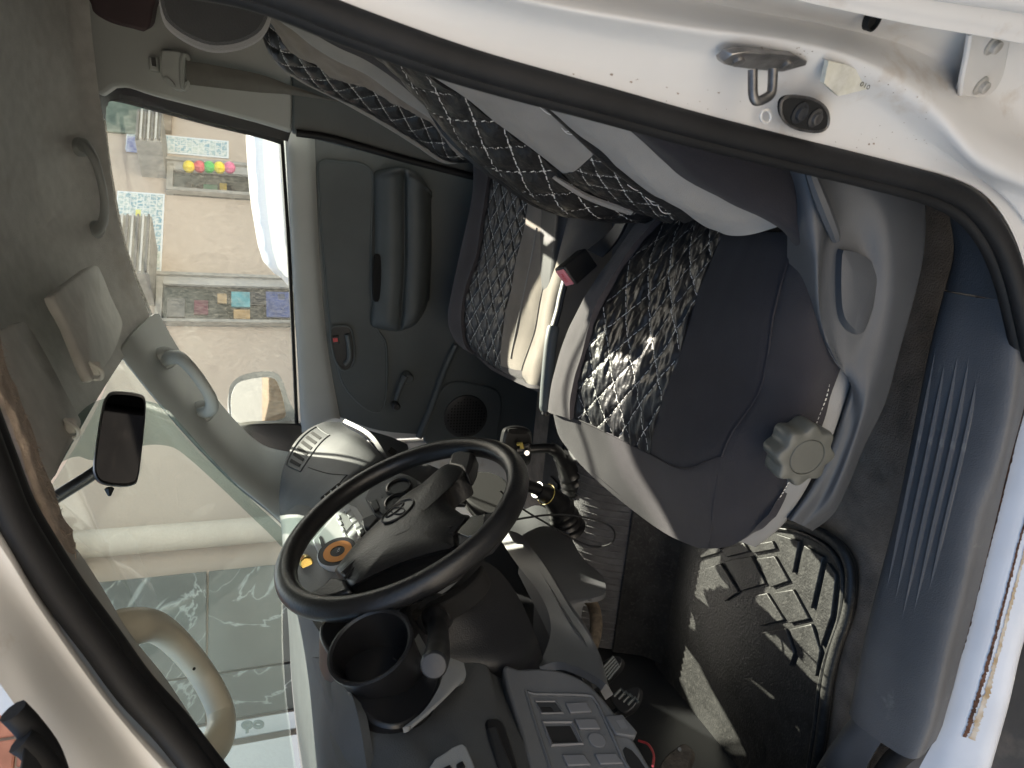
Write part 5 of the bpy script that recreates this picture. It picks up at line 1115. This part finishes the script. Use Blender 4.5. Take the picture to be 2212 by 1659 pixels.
def boot(t, pts, r0, r1, nm='boot'):
    P = crv(pts, 6); n_ = len(P); rad = [(r0+(r1-r0)*(i/(n_-1))**1.3)*(1+(.10 if (i % 3 == 0 and i > n_*.45) else 0)) for i in range(n_)]
    tube(nm, P, rad, M_black, t, n=20)
boot(gl1, [D(1212, 985, Y=1.295), D(1225, 1010, Y=1.3), D(1238, 1035, Y=1.305), D(1250, 1058, Y=1.31)], .018, .036)
gl2 = thing('gear_lever', 'low black lever with yellow band in front of the squared knob lever', 'gear lever', D(1215, 1130, Y=1.22), 'levers on the tunnel')
tube('stick', crv(lineY([(1100, 1045), (1130, 1048), (1160, 1056), (1185, 1066)], [1.2, 1.2]), 5), .0125, M_black, gl2, n=14)
boot(gl2, [D(1160, 1058, Y=1.2), D(1185, 1070, Y=1.205), D(1205, 1090, Y=1.215), D(1218, 1115, Y=1.225), D(1226, 1140, Y=1.23)], .017, .036)
yb = D(1180, 1068, Y=1.202); ydir = D(1200, 1082, Y=1.21)-D(1160, 1058, Y=1.2); yu, yv, yd = frame_of(ydir)
tube('yellow_band', [yb+yu*math.cos(a)*.022+yv*math.sin(a)*.022 for a in np.linspace(0, 6.283, 24, endpoint=False)], .0010, M_yellow, gl2, closed=True, n=6)
# charger plug with lead
cg = thing('charger_plug', 'small chrome charger plug with a thin lead behind the wheel rim', 'charger', D(998, 1075, X=-.62))
obj('plug_body', lathe_mesh(D(1002, 1085, X=-.615), A([.2, -.2, .95]), [(.010, 0), (.010, .018), (.011, .019), (.011, .024), (.009, .026)], 18), M_chrome, cg)
obj('plug_head', lathe_mesh(D(1000, 1064, X=-.615), A([.2, -.2, .95]), [(.008, -.004), (.008, .010), (.005, .014)], 14), M_black, cg)
tube('lead', crv([D(997, 1052, X=-.615), D(990, 1035, X=-.60), D(1005, 1022, X=-.61), D(1040, 1022, X=-.63), D(1075, 1040, X=-.64)], 6), .0016, M_dark, cg, n=6)
cbl = crv([D(1085, 1128, Y=1.02), D(1140, 1118, Y=1.05), D(1195, 1112, Y=1.08), D(1260, 1117, Y=1.09), D(1310, 1132, Y=1.08), D(1328, 1152, Y=1.06), D(1318, 1175, Y=1.05), D(1280, 1180, Y=1.07), D(1230, 1160, Y=1.09), D(1180, 1130, Y=1.08), D(1130, 1100, Y=1.06), D(1080, 1060, Y=1.05)], 8)
tube('charging_cable', cbl, .0019, M_dark, None, n=6, label='thin dark cable looping over the grey tunnel carpet', cat='cable')
# round copper disc, perfume bottle
dc = thing('phone_disc', 'round copper-ringed disc stuck on the dash behind the wheel', 'disc holder', S(575, 1000))
obj('disc_base', lathe_mesh(S(578, 990, .02), sn_, [(.030, -.016), (.034, -.006), (.034, 0), (.0325, .0015), (.030, .0015)], 40), M_silver, dc)
obj('disc_face', lathe_mesh(S(578, 988, .0215), sn_, [(.0325, 0), (.0325, .001), (.001, .0012)], 40), M_black, dc)
dr_ = lathe_mesh(S(582, 988, .0225), sn_, [(.0245, 0), (.0245, .0008), (.0125, .0008), (.0125, 0)], 40); dr_ = (dr_[0], dr_[1][:-2])
obj('copper_ring', dr_, M_copper, dc)
text('disc_text', 'hoco.', S(582, 988, .0236), -CU*.4+CR*1.0, CU*1.0+CR*.4, .0075, M_silver, dc)
pfb = thing('perfume_bottle', 'small amber bottle with gold cap standing at the windscreen corner of the dash', 'bottle', D(655, 1205, X=-.67))
obj('bottle', lathe_mesh(D(660, 1196, X=-.665), A([.25, .25, .9]), [(.010, -.01), (.013, -.006), (.013, .018), (.006, .024), (.006, .03)], 16), M_amber, pfb)
obj('cap', lathe_mesh(D(662, 1217, X=-.655), A([.3, -.95, .0]), [(.011, -.022), (.011, 0), (.009, .002)], 20), M_gold, pfb)
# ---- floor mats
mt = thing('floor_mat', 'black ribbed rubber mat in the driver footwell, dusty in the sun patch', 'floor mat', (-.7, .86, -.866))
mout = [(1395, 1140), (1500, 1150), (1620, 1130), (1700, 1128), (1760, 1142), (1810, 1170), (1838, 1210), (1845, 1260), (1836, 1330), (1812, 1400), (1795, 1470), (1785, 1550), (1772, 1640), (1760, 1720)]
mo_ = [D(x, y, Z=-.852) for x, y in crv(mout, 4)]
far = [A([p[0], 1.03, -.84]) for p in (mo_[-1], mo_[0])]
mpoly = mo_+[A([-1.02, .70, -.852]), A([-1.02, 1.145, -.852]), A([-.5, 1.145, -.852])]
slab('mat_sheet', mpoly, (0, 0, -.012), M_mat, mt, bevel=.003)
tube('mat_rim', [p+A([0, 0, .006]) for p in mo_], .0085, M_mat, mt, n=10, flat=1.0)
mi_ = [D(x, y, Z=-.848) for x, y in crv([(p[0]-24-.01*(i), p[1]+12) for i, p in enumerate(mout)], 4)]
tube('mat_rim', [p for p in mi_[6:]], .004, M_mat, mt, n=8)
tr_ = [[A([x, 1.12, -.853]), A([x, 1.155, -.828]), A([x, 1.175, -.79]), A([x, 1.187, -.765]), A([x, 1.19, -.775])] for x in np.linspace(-1.0, -.45, 8)]
patch('mat_side_wall', tr_, M_mat, mt, ku=3, kv=4, th=.004)
# raised tiles of the mat
tiles = [[(1500, 1186), (1548, 1170), (1560, 1192), (1514, 1206)], [(1554, 1186), (1606, 1172), (1618, 1192), (1570, 1204)], [(1616, 1178), (1668, 1168), (1676, 1186), (1626, 1196)],
         [(1564, 1212), (1622, 1200), (1654, 1262), (1600, 1278)], [(1632, 1206), (1672, 1200), (1704, 1256), (1664, 1270)], [(1520, 1228), (1556, 1216), (1596, 1280), (1566, 1300)],
         [(1606, 1290), (1656, 1280), (1694, 1340), (1642, 1354)], [(1668, 1280), (1712, 1272), (1748, 1338), (1704, 1348)], [(1676, 1152), (1726, 1168), (1712, 1240), (1690, 1206)], [(1736, 1176), (1778, 1202), (1752, 1318), (1722, 1262)],
         [(1786, 1212), (1806, 1240), (1796, 1330), (1772, 1400), (1760, 1336)], [(1640, 1366), (1696, 1356), (1716, 1410), (1706, 1440), (1694, 1436)], [(1704, 1358), (1752, 1346), (1772, 1406), (1762, 1464), (1724, 1420)]]
for tl in tiles:
    c = A(tl).mean(0); tl = [tuple(c+(A(p)-c)*.97) for p in tl]
    slab('mat_tile', [D(x, y, Z=-.8462) for x, y in tl], (0, 0, -.007), M_mat, mt, bevel=.0015)
pm_ = thing('floor_mat', 'black rubber mat lying in the far passenger footwell', 'floor mat', (-.7, 1.65, -.866))
slab('mat_sheet', [A(p, float) for p in ((-1.0, 1.48, -.856), (-.3, 1.48, -.856), (-.3, 1.86, -.856), (-1.0, 1.86, -.856))], (0, 0, -.01), M_mat, pm_, bevel=.003)
for i in range(7):
    for j in range(4):
        obj('mat_tile', box_mesh((-.45-i*.075+(j % 2)*.03, 1.54+j*.075, -.853), (.06, .06, .006)), M_mat, pm_, bevel=.001)
# ---- pedals
def pedal(label, out, X, ribs, arm, pn_):
    c = D(*A(out).mean(0), X=X); t = thing('pedal', label, 'pedal', c, 'pedals')
    slab('pedal_pad', [DP(x, y, c, pn_) for x, y in crv(out, 3, True)], -pn_*.016, M_dark, t, bevel=.004)
    for r in ribs: tube('rib', [DP(x, y, c+pn_*.001, pn_) for x, y in r], .0026, M_door, t, n=6)
    tube('pedal_arm', crv([c-pn_*.016, c-pn_*.06+A([0, 0, .05]), c-pn_*.10+A([0, 0, .16])], 4), .011, M_dark, t, n=8)
    return t
pn_ = A([.75, -.2, .62]); pn_ /= np.linalg.norm(pn_)
pedal('clutch pedal pad with straight ribs below the knee panel', [(1283, 1448), (1300, 1430), (1325, 1416), (1342, 1420), (1340, 1438), (1318, 1462), (1302, 1474)], -.80, [[(1290+k*6, 1456+k*3), (1326+k*3, 1418+k*5)] for k in range(5)], 0, pn_)
pedal('brake pedal pad with diamond tread nearest the camera', [(1318, 1506), (1350, 1490), (1378, 1482), (1382, 1500), (1368, 1528), (1342, 1540)], -.80, [[(1326+k*10, 1508+k*6-4), (1342+k*10, 1492+k*6-4), (1352+k*9, 1500+k*6)] for k in range(4)], 0, pn_)
pl_ = thing('pedal', 'brown dusty pedal plate at the bottom edge of the footwell', 'pedal', D(1460, 1640, X=-.86), 'pedals')
slab('pedal_pad', [D(x, y, X=-.86) for x, y in crv([(1425, 1650), (1455, 1618), (1478, 1605), (1494, 1618), (1490, 1640), (1470, 1680), (1430, 1690)], 2, True)], (-.014, 0, -.01), mat('dusty_pedal', (.10, .085, .07), .9, var=.4, vscale=60, bump=.6), pl_, bevel=.003)
obj('pin', lathe_mesh(D(1468, 1620, X=-.858), (.9, -.2, .3), [(.003, 0), (.003, .003)], 10), M_pan, pl_)
# ---- loose wiring under the dash
wr_ = thing('wiring_loom', 'taped brown wiring loom hanging below the console wing', 'wiring', D(1260, 1330, X=-.76))
tube('taped_bundle', crv(lineX([(1268, 1290), (1282, 1310), (1288, 1345), (1285, 1375), (1275, 1410), (1268, 1440)], [-.72, -.76]), 5), .011, mat('loom_tape', (.12, .095, .07), .9, var=.4, vscale=70, bump=.7), wr_, n=10)
tube('taped_bundle', crv(lineX([(1240, 1295), (1248, 1330), (1256, 1365), (1270, 1400)], [-.74, -.78]), 5), .006, M_dark, wr_, n=8)
tube('red_wire', crv(lineX([(1380, 1600), (1400, 1608), (1412, 1630), (1410, 1655)], [-.74, -.70]), 5), .0018, M_red, wr_, n=6)
tube('red_wire', crv(lineX([(1240, 1400), (1258, 1390), (1266, 1370)], [-.76, -.78]), 5), .0014, M_red, wr_, n=6)
# ================================================================ outside
gd = obj('ground', ([(-150, -150, -1.5), (150, -150, -1.5), (150, 150, -1.5), (-150, 150, -1.5)], [(0, 1, 2, 3)]), mat('trodden_asphalt', (.13, .118, .105), .95, var=.3, vscale=2, bump=.6, bscale=60, dirt=(.26, .22, .18), dscale=8, dth=.55), None, smooth=False, kind='structure')
slab('bounce_paving', [A(p, float) for p in ((-9, -2.4, -1.39), (3.6, 10.2, -1.39), (8.6, 15.2, -1.39), (8.6, 10.2, -1.39), (2.2, 3.6+1.4, -1.39), (-4.0, -1.2, -1.39))], (0, 0, -.12), mat('added_paving', (.27, .258, .245), .9, var=.12, vscale=3), None, bevel=0, kind='structure')  # unseen pale slab, added to bounce light onto the shop wall
FP = A([-1.07, 5.9, 0.]); FA = A([.70711, .70711, 0.]); FN = A([.70711, -.70711, 0.])
def fpt(x, y): p = DP(x, y, FP, FN); return float((p-FP)@FA), float(p[2])
def W3(s, z, d=0.0): return FP+FA*s+A([0, 0, 1.])*z+FN*d
def fbox(px, d0, d1):
    x0, y0, x1, y1 = px; cx, cy = (x0+x1)/2, (y0+y1)/2
    s1 = fpt(cx, y0)[0]; s0 = fpt(cx, y1)[0]; z1 = fpt(x0, cy)[1]; z0 = fpt(x1, cy)[1]
    return box_mesh(W3((s0+s1)/2, (z0+z1)/2, (d0+d1)/2), (s1-s0, d1-d0, z1-z0), (FA, FN, (0, 0, 1)))
bld = thing('shop_building', 'beige rendered shop front beyond the van windows', 'building', W3(0, -1.5, -.2))
M_wall = mat('beige_render', (.45, .36, .295), .9, var=.05, vscale=1.5, bump=.05, bscale=40, dirt=(.5, .42, .34), dscale=1.2, dth=.68)
M_alu = mat('shutter_slats', (.27, .255, .235), .6, var=.15, vscale=12)
M_pane = mat('dark_shop_pane', (.028, .03, .032), .15, var=.6, vscale=3)
M_stone = veined('grey_green_marble', (.030, .038, .036), (.065, .08, .075), (.30, .335, .32), 1.6)
M_wpl = mat('whitewash', (.58, .59, .585), .8, var=.05, vscale=2)
bm_ = box_mesh(W3(6, .15, -.25), (30, .5, 3.3), (FA, FN, (0, 0, 1)))
obj('wall', bm_, M_wall, bld, smooth=False)
def window(px, shut, side, goods):
    wz = sub('window', bld, DP(px[0], px[1], FP, FN))
    x0, y0, x1, y1 = px
    obj('pane', fbox(px, 0.002, .02), M_pane, wz, smooth=False)
    obj('frame', fbox((x0, y0, x1, y0+6), .0, .07), M_alu, wz, smooth=False)
    obj('frame', fbox((x0, y1-6, x1, y1), .0, .07), M_alu, wz, smooth=False)
    obj('jamb', fbox((x0, y0+6, x1, y0+22), .0, .045), mat('window_reveal', (.34, .33, .32), .8, var=.1), wz, smooth=False)
    obj('frame', fbox((x0, y0+6, x0+14, y1-6), .0, .06), M_alu, wz, smooth=False)
    sx0, sy0, sx1, sy1 = shut; n_ = 7
    obj('shutter_box', fbox(shut, .0, .40), M_alu, wz, smooth=False)
    for k in range(n_):
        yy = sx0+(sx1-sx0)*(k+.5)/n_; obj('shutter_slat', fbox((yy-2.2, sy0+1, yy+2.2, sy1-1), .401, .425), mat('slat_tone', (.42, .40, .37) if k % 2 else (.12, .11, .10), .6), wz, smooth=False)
    for (gx0, gy0, gx1, gy1), col in goods:
        obj('displayed_goods', fbox((gx0, gy0, gx1, gy1), .021, .035), mat('goods', col, .7, var=.3, vscale=9), wz, smooth=False)
window((361, 358, 560, 428), (308, 320, 361, 384), 1, [((440, 405, 470, 422), (.05, .12, .07)), ((400, 400, 415, 420), (.02, .02, .02)), ((475, 402, 490, 416), (.3, .2, .03))])
window((338, 602, 640, 706), (262, 540, 338, 660), 1, [((500, 636, 540, 668), (.08, .28, .32)), ((540, 636, 575, 664), (.02, .02, .025)), ((575, 636, 630, 690), (.05, .08, .22)), ((505, 674, 540, 694), (.35, .22, .10)), ((420, 654, 450, 684), (.12, .03, .05)), ((470, 640, 490, 660), (.32, .22, .12)), ((362, 650, 400, 690), (.12, .12, .12)), ((600, 640, 615, 652), (.4, .5, .52))])
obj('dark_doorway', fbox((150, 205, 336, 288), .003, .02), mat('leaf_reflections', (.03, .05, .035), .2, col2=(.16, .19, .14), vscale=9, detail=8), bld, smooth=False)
obj('door_frame', fbox((336, 190, 352, 300), .0, .06), M_wpl, bld, smooth=False)
obj('door_frame', fbox((352, 238, 372, 290), .0, .05), mat('brown_frame', (.22, .16, .11), .8), bld, smooth=False)
# pipe, marble facing, white pier (seen through the windscreen)
ps_, pz_ = fpt(400, 1168)
tube('downpipe', [W3(ps_-.0, -1.5, .10), W3(ps_, 1.8, .10)], .085, mat('cream_pipe', (.52, .44, .36), .6, var=.05), bld, n=16)
sA = fpt(420, 1240)[0]; sB = fpt(480, 1560)[0]; wd = sA-sB
n_c = 2
zs = [-1.5, -.55, .25, .95, 1.5, 1.8]
for i in range(2):
    for k in range(len(zs)-1):
        s1 = sA-wd*.70*i; s0 = sA-wd*.70 if i == 0 else sB
        obj('marble_slab', box_mesh(W3((s0+s1)/2, (zs[k]+zs[k+1])/2, .03), (s1-s0-.012, .06, zs[k+1]-zs[k]-.012), (FA, FN, (0, 0, 1))), M_stone, bld, smooth=False, bevel=.004)
obj('white_strip', box_mesh(W3(sB-.06, .15, .045), (.09, .09, 3.3), (FA, FN, (0, 0, 1))), M_wpl, bld, smooth=False)
pr = obj('white_pier', box_mesh(W3(sB-1.6, .15, .12), (2.9, .24, 3.3), (FA, FN, (0, 0, 1))), M_wpl, bld, smooth=False)
M_graf = mat('graffiti_marker', (.16, .20, .19), .8)
gp = FP+FN*.243
def gpt(x, y): return DP(x, y, gp, FN)
tube('marker_loop', [gpt(534+9*math.cos(a), 1566+6*math.sin(a)) for a in np.linspace(0, 6.283, 20, endpoint=False)], .012, M_graf, pr, closed=True, n=6)
tube('marker_loop', [gpt(558+9*math.cos(a), 1565+6*math.sin(a)) for a in np.linspace(0, 6.283, 20, endpoint=False)], .012, M_graf, pr, closed=True, n=6)
tube('marker_stroke', [gpt(525, 1567), gpt(546, 1566)], .010, M_graf, pr, n=6)
tube('marker_stroke', [gpt(533, 1568), gpt(534, 1584)], .010, M_graf, pr, n=6)
# posters
def poster(label, px, header, hc):
    t = thing('poster', label, 'poster', DP(px[2], (px[1]+px[3])/2, FP, FN), 'posters on the beige wall')
    M_p = bpy.data.materials.new('poster_print'); M_p.use_nodes = True; T = M_p.node_tree; b = T.nodes['Principled BSDF']; b.inputs['Roughness'].default_value = .6
    co = T.nodes.new('ShaderNodeTexCoord'); sp_ = T.nodes.new('ShaderNodeSeparateXYZ'); cb = T.nodes.new('ShaderNodeCombineXYZ'); T.links.new(co.outputs['Object'], sp_.inputs[0])
    T.links.new(sp_.outputs['X'], cb.inputs['X']); T.links.new(sp_.outputs['Z'], cb.inputs['Y'])
    bt = T.nodes.new('ShaderNodeTexBrick'); bt.offset = .3; T.links.new(cb.outputs[0], bt.inputs['Vector'])
    for k_, v_ in (('Scale', 9.0), ('Mortar Size', .028), ('Brick Width', .45), ('Row Height', .42), ('Bias', -.1)): bt.inputs[k_].default_value = v_
    bt.inputs['Color1'].default_value = (.16, .30, .36, 1); bt.inputs['Color2'].default_value = (.46, .50, .44, 1); bt.inputs['Mortar'].default_value = (.58, .60, .60, 1)
    nz = T.nodes.new('ShaderNodeTexNoise'); nz.inputs['Scale'].default_value = 42; nz.inputs['Detail'].default_value = 3; T.links.new(co.outputs['Object'], nz.inputs['Vector'])
    rp = T.nodes.new('ShaderNodeValToRGB'); rp.color_ramp.elements[0].position = .46; rp.color_ramp.elements[1].position = .60; rp.color_ramp.elements[0].color = (0, 0, 0, 1); T.links.new(nz.outputs['Fac'], rp.inputs[0])
    mx = T.nodes.new('ShaderNodeMix'); mx.data_type = 'RGBA'; T.links.new(rp.outputs[0], mx.inputs['Factor']); T.links.new(bt.outputs['Color'], mx.inputs[6]); mx.inputs[7].default_value = (.58, .59, .56, 1); T.links.new(mx.outputs[2], b.inputs['Base Color'])
    obj('sheet', fbox(px, .004, .010), mat('poster_paper', (.66, .69, .72), .7), t, smooth=False)
    q = 3; obj('print', fbox((px[0]+q, px[1]+q, px[2]-q, px[3]-q), .0105, .012), M_p, t, smooth=False)
    for h in header: obj('header', fbox(h, .0125, .014), hc, t, smooth=False)
    return t
M_blue = mat('poster_blue', (.10, .13, .33), .6, col2=(.5, .52, .62), vscale=14); M_yell = mat('poster_yellow', (.62, .55, .10), .6, col2=(.5, .6, .3), vscale=12)
poster('tall narrow price poster with blue head above the string of balls', (272, 296, 494, 334), [(274, 298, 315, 332)], M_blue)
pp = poster('wide price poster with blue band left of the first shutter box', (246, 417, 352, 604), [(248, 470, 288, 602)], M_blue)
obj('header', fbox((289, 455, 300, 602), .0125, .014), M_yell, pp, smooth=False)
# paper balls
for i, (x, y, c, nm) in enumerate(((408, 360, (.75, .55, .03), 'yellow paper ball at the top end of the string, above the red one'), (431, 360, (.60, .08, .10), 'red paper ball between two others, below the topmost yellow'), (452, 361, (.06, .42, .10), 'green paper ball in the middle of the hanging string'), (474, 362, (.78, .60, .02), 'yellow paper ball between the green and the pink one'), (496, 362, (.70, .16, .30), 'pink paper ball at the bottom end of the string'))):
    c0_ = DP(x, y, FP+FN*.16, FN); r = .047
    V, Fs = [], []
    for a in range(9):
        for b_ in range(16):
            th, ph = math.pi*a/8, 2*math.pi*b_/16; rr = r*(1+.06*math.cos(8*ph)); V.append(c0_+A([math.sin(th)*math.cos(ph)*rr, math.sin(th)*math.sin(ph)*rr, math.cos(th)*r]))
    for a in range(8):
        for b_ in range(16): Fs.append((a*16+b_, a*16+(b_+1) % 16, (a+1)*16+(b_+1) % 16, (a+1)*16+b_))
    obj('paper_ball', (V, Fs), mat('ball_paper', c, .7, var=.2, vscale=20), None, label=nm, cat='paper ball', group='balls hung in a string by the shop window')
# white car parked beyond the passenger door
cpx = [(602, 598), (585, 588), (569, 570), (558, 535), (549, 480), (543, 430), (538, 360), (534, 290)]
prof = [D(x, y, Y=3.3) for x, y in cpx]
roof = [(p[0], p[2]) for p in prof]
x_end = roof[-1][0]; zr = roof[-1][1]
side = [(roof[0][0]-1.15, -1.15), (roof[0][0]-1.2, -.85), (roof[0][0]-1.1, -.55), (roof[0][0]-.30, -.40)]+roof+[(x_end+.8, zr), (x_end+1.7, zr-.06), (x_end+2.1, zr-.35), (x_end+2.2, -.7), (x_end+2.2, -1.2)]
car = thing('parked_car', 'white car parked beyond the far door, only its roof in view', 'car', (x_end, 3.9, -1.5))
M_cw = mat('white_car_paint', (.74, .75, .75), .3, coat=.5)
rings = []
for y, s, dz in ((3.12, .94, 0), (3.16, .985, 0), (3.3, 1, 0), (4.6, 1, 0), (4.78, .985, 0), (4.82, .94, 0)):
    rings.append([A([x, y+(.10 if (y < 3.5 and z > -.45) else (-.10 if (y > 4.5 and z > -.45) else 0)), -1.0+(z+1.0)*(s if z > -.3 else 1)]) for x, z in side])
nn = len(side); V = [q for r in rings for q in r]; Fs = []
for i in range(5):
    for k in range(nn): Fs.append((i*nn+k, i*nn+(k+1) % nn, (i+1)*nn+(k+1) % nn, (i+1)*nn+k))
Fs.append(tuple(range(nn))); Fs.append(tuple(range(6*nn-1, 5*nn-1, -1)))
obj('body', (V, Fs), M_cw, car, angle=50)
M_cg = mat('car_window', (.42, .45, .46), .1)
slab('side_window', [A([x, 3.205, z]) for x, z in ((roof[1][0]-.05, -.38), (roof[3][0]+.02, roof[3][1]-.11), (x_end+.3, zr-.10), (x_end+.3, -.38))], (0, .02, 0), M_cg, car, bevel=.004)
slab('side_window', [A([x, 3.205, z]) for x, z in ((x_end+.38, -.38), (x_end+.38, zr-.10), (x_end+1.5, zr-.14), (x_end+1.8, -.38))], (0, .02, 0), M_cg, car, bevel=.004)
for xx in (roof[0][0]-.55, x_end+1.45):
    for yy in (3.22, 4.72):
        wq = sub('wheel', car, (xx, yy, -1.2))
        obj('tyre', lathe_mesh((xx, yy-.09, -1.2), (0, 1, 0), [(.20, 0), (.29, 0), (.30, .03), (.30, .15), (.29, .18), (.20, .18)], 28), M_rubber, wq)
        obj('rim', lathe_mesh((xx, yy-.095, -1.2), (0, 1, 0), [(.195, 0), (.195, .19)], 24), M_silver, wq)
# brick cladding high on the pier, glimpsed past the windscreen pillar
M_brick = mat('red_brick', (.36, .15, .10), .9, var=.25, vscale=6, bump=.4, bscale=60); M_mort = mat('mortar', (.34, .29, .25), .95)
bs0, bz0 = fpt(60, 1600)
bcl = obj('brick_cladding', box_mesh(W3(bs0-1.1, 2.05, .12), (3.6, .26, 2.1), (FA, FN, (0, 0, 1))), M_mort, bld, smooth=False)
for r in range(16):
    for c in range(7):
        obj('brick', box_mesh(W3(bs0-.9+(c+(r % 2)*.5)*.30, 1.07+r*.125, .262), (.285, .04, .112), (FA, FN, (0, 0, 1))), M_brick, bcl, smooth=False, bevel=.008, seg=1)
# unseen house, added behind the camera to bounce warm sunlight onto the van
ob = thing('bounce_house', 'unseen pale house added across the street to bounce warm light', 'house', (0, -8.5, -1.5))
M_op = mat('bounce_house_render', (.50, .465, .43), .9, var=.06, vscale=1.5)
obj('wall', box_mesh((0, -8.6, .6), (26, .4, 4.2)), M_op, ob, smooth=False)
for k in range(6):
    wo = obj('window', box_mesh((-10+k*4, -8.39, .5), (1.2, .06, 1.3)), M_pane, ob, smooth=False)
    obj('sill', box_mesh((-10+k*4, -8.34, -.2), (1.4, .14, .08)), M_wpl, wo, smooth=False)
obj('bounce_roof', box_mesh((0, -8.6, 2.8), (26.4, .9, .2)), M_brick, ob, smooth=False)
st_ = thing('market_stall', 'blue canopied stall up the street, caught in the door mirror', 'stall', (9.5, 5.2, -1.5))
slab('canopy', [A(p, float) for p in ((8.3, 4.2, .6), (10.7, 4.2, .6), (10.7, 6.4, .95), (8.3, 6.4, .95))], (0, 0, -.05), mat('blue_tarp', (.06, .14, .45), .6, var=.2), st_)
for (x, y) in ((8.4, 4.3), (10.6, 4.3), (8.4, 6.3), (10.6, 6.3)): tube('pole', [A([x, y, -1.5]), A([x, y, .7])], .03, M_zinc, st_)
obj('counter', box_mesh((9.5, 5.3, -1.05), (2.0, 1.2, .9)), mat('stall_wood', (.22, .14, .08), .9, var=.3), st_, smooth=False)
# driver door, swung open past the left edge; its window channel shows
dd = sub('driver_door', van, (-.7, .2, -.4))
def dl(pts, Y): return crv(line(pts, Y=Y), 5)
tube('window_channel', dl([(28, 1536), (60, 1570), (100, 1625), (125, 1690)], .47), .0085, M_rubber, dd, n=10)
tube('window_channel', dl([(44, 1600), (70, 1618), (105, 1665), (120, 1700)], .46), .0085, M_rubber, dd, n=10)
slab('door_frame', [D(x, y, Y=.455) for x, y in ((52, 1600), (80, 1628), (130, 1700), (110, 1900), (60, 1800))], (-.01, -.02, 0), M_dark, dd, bevel=.003)
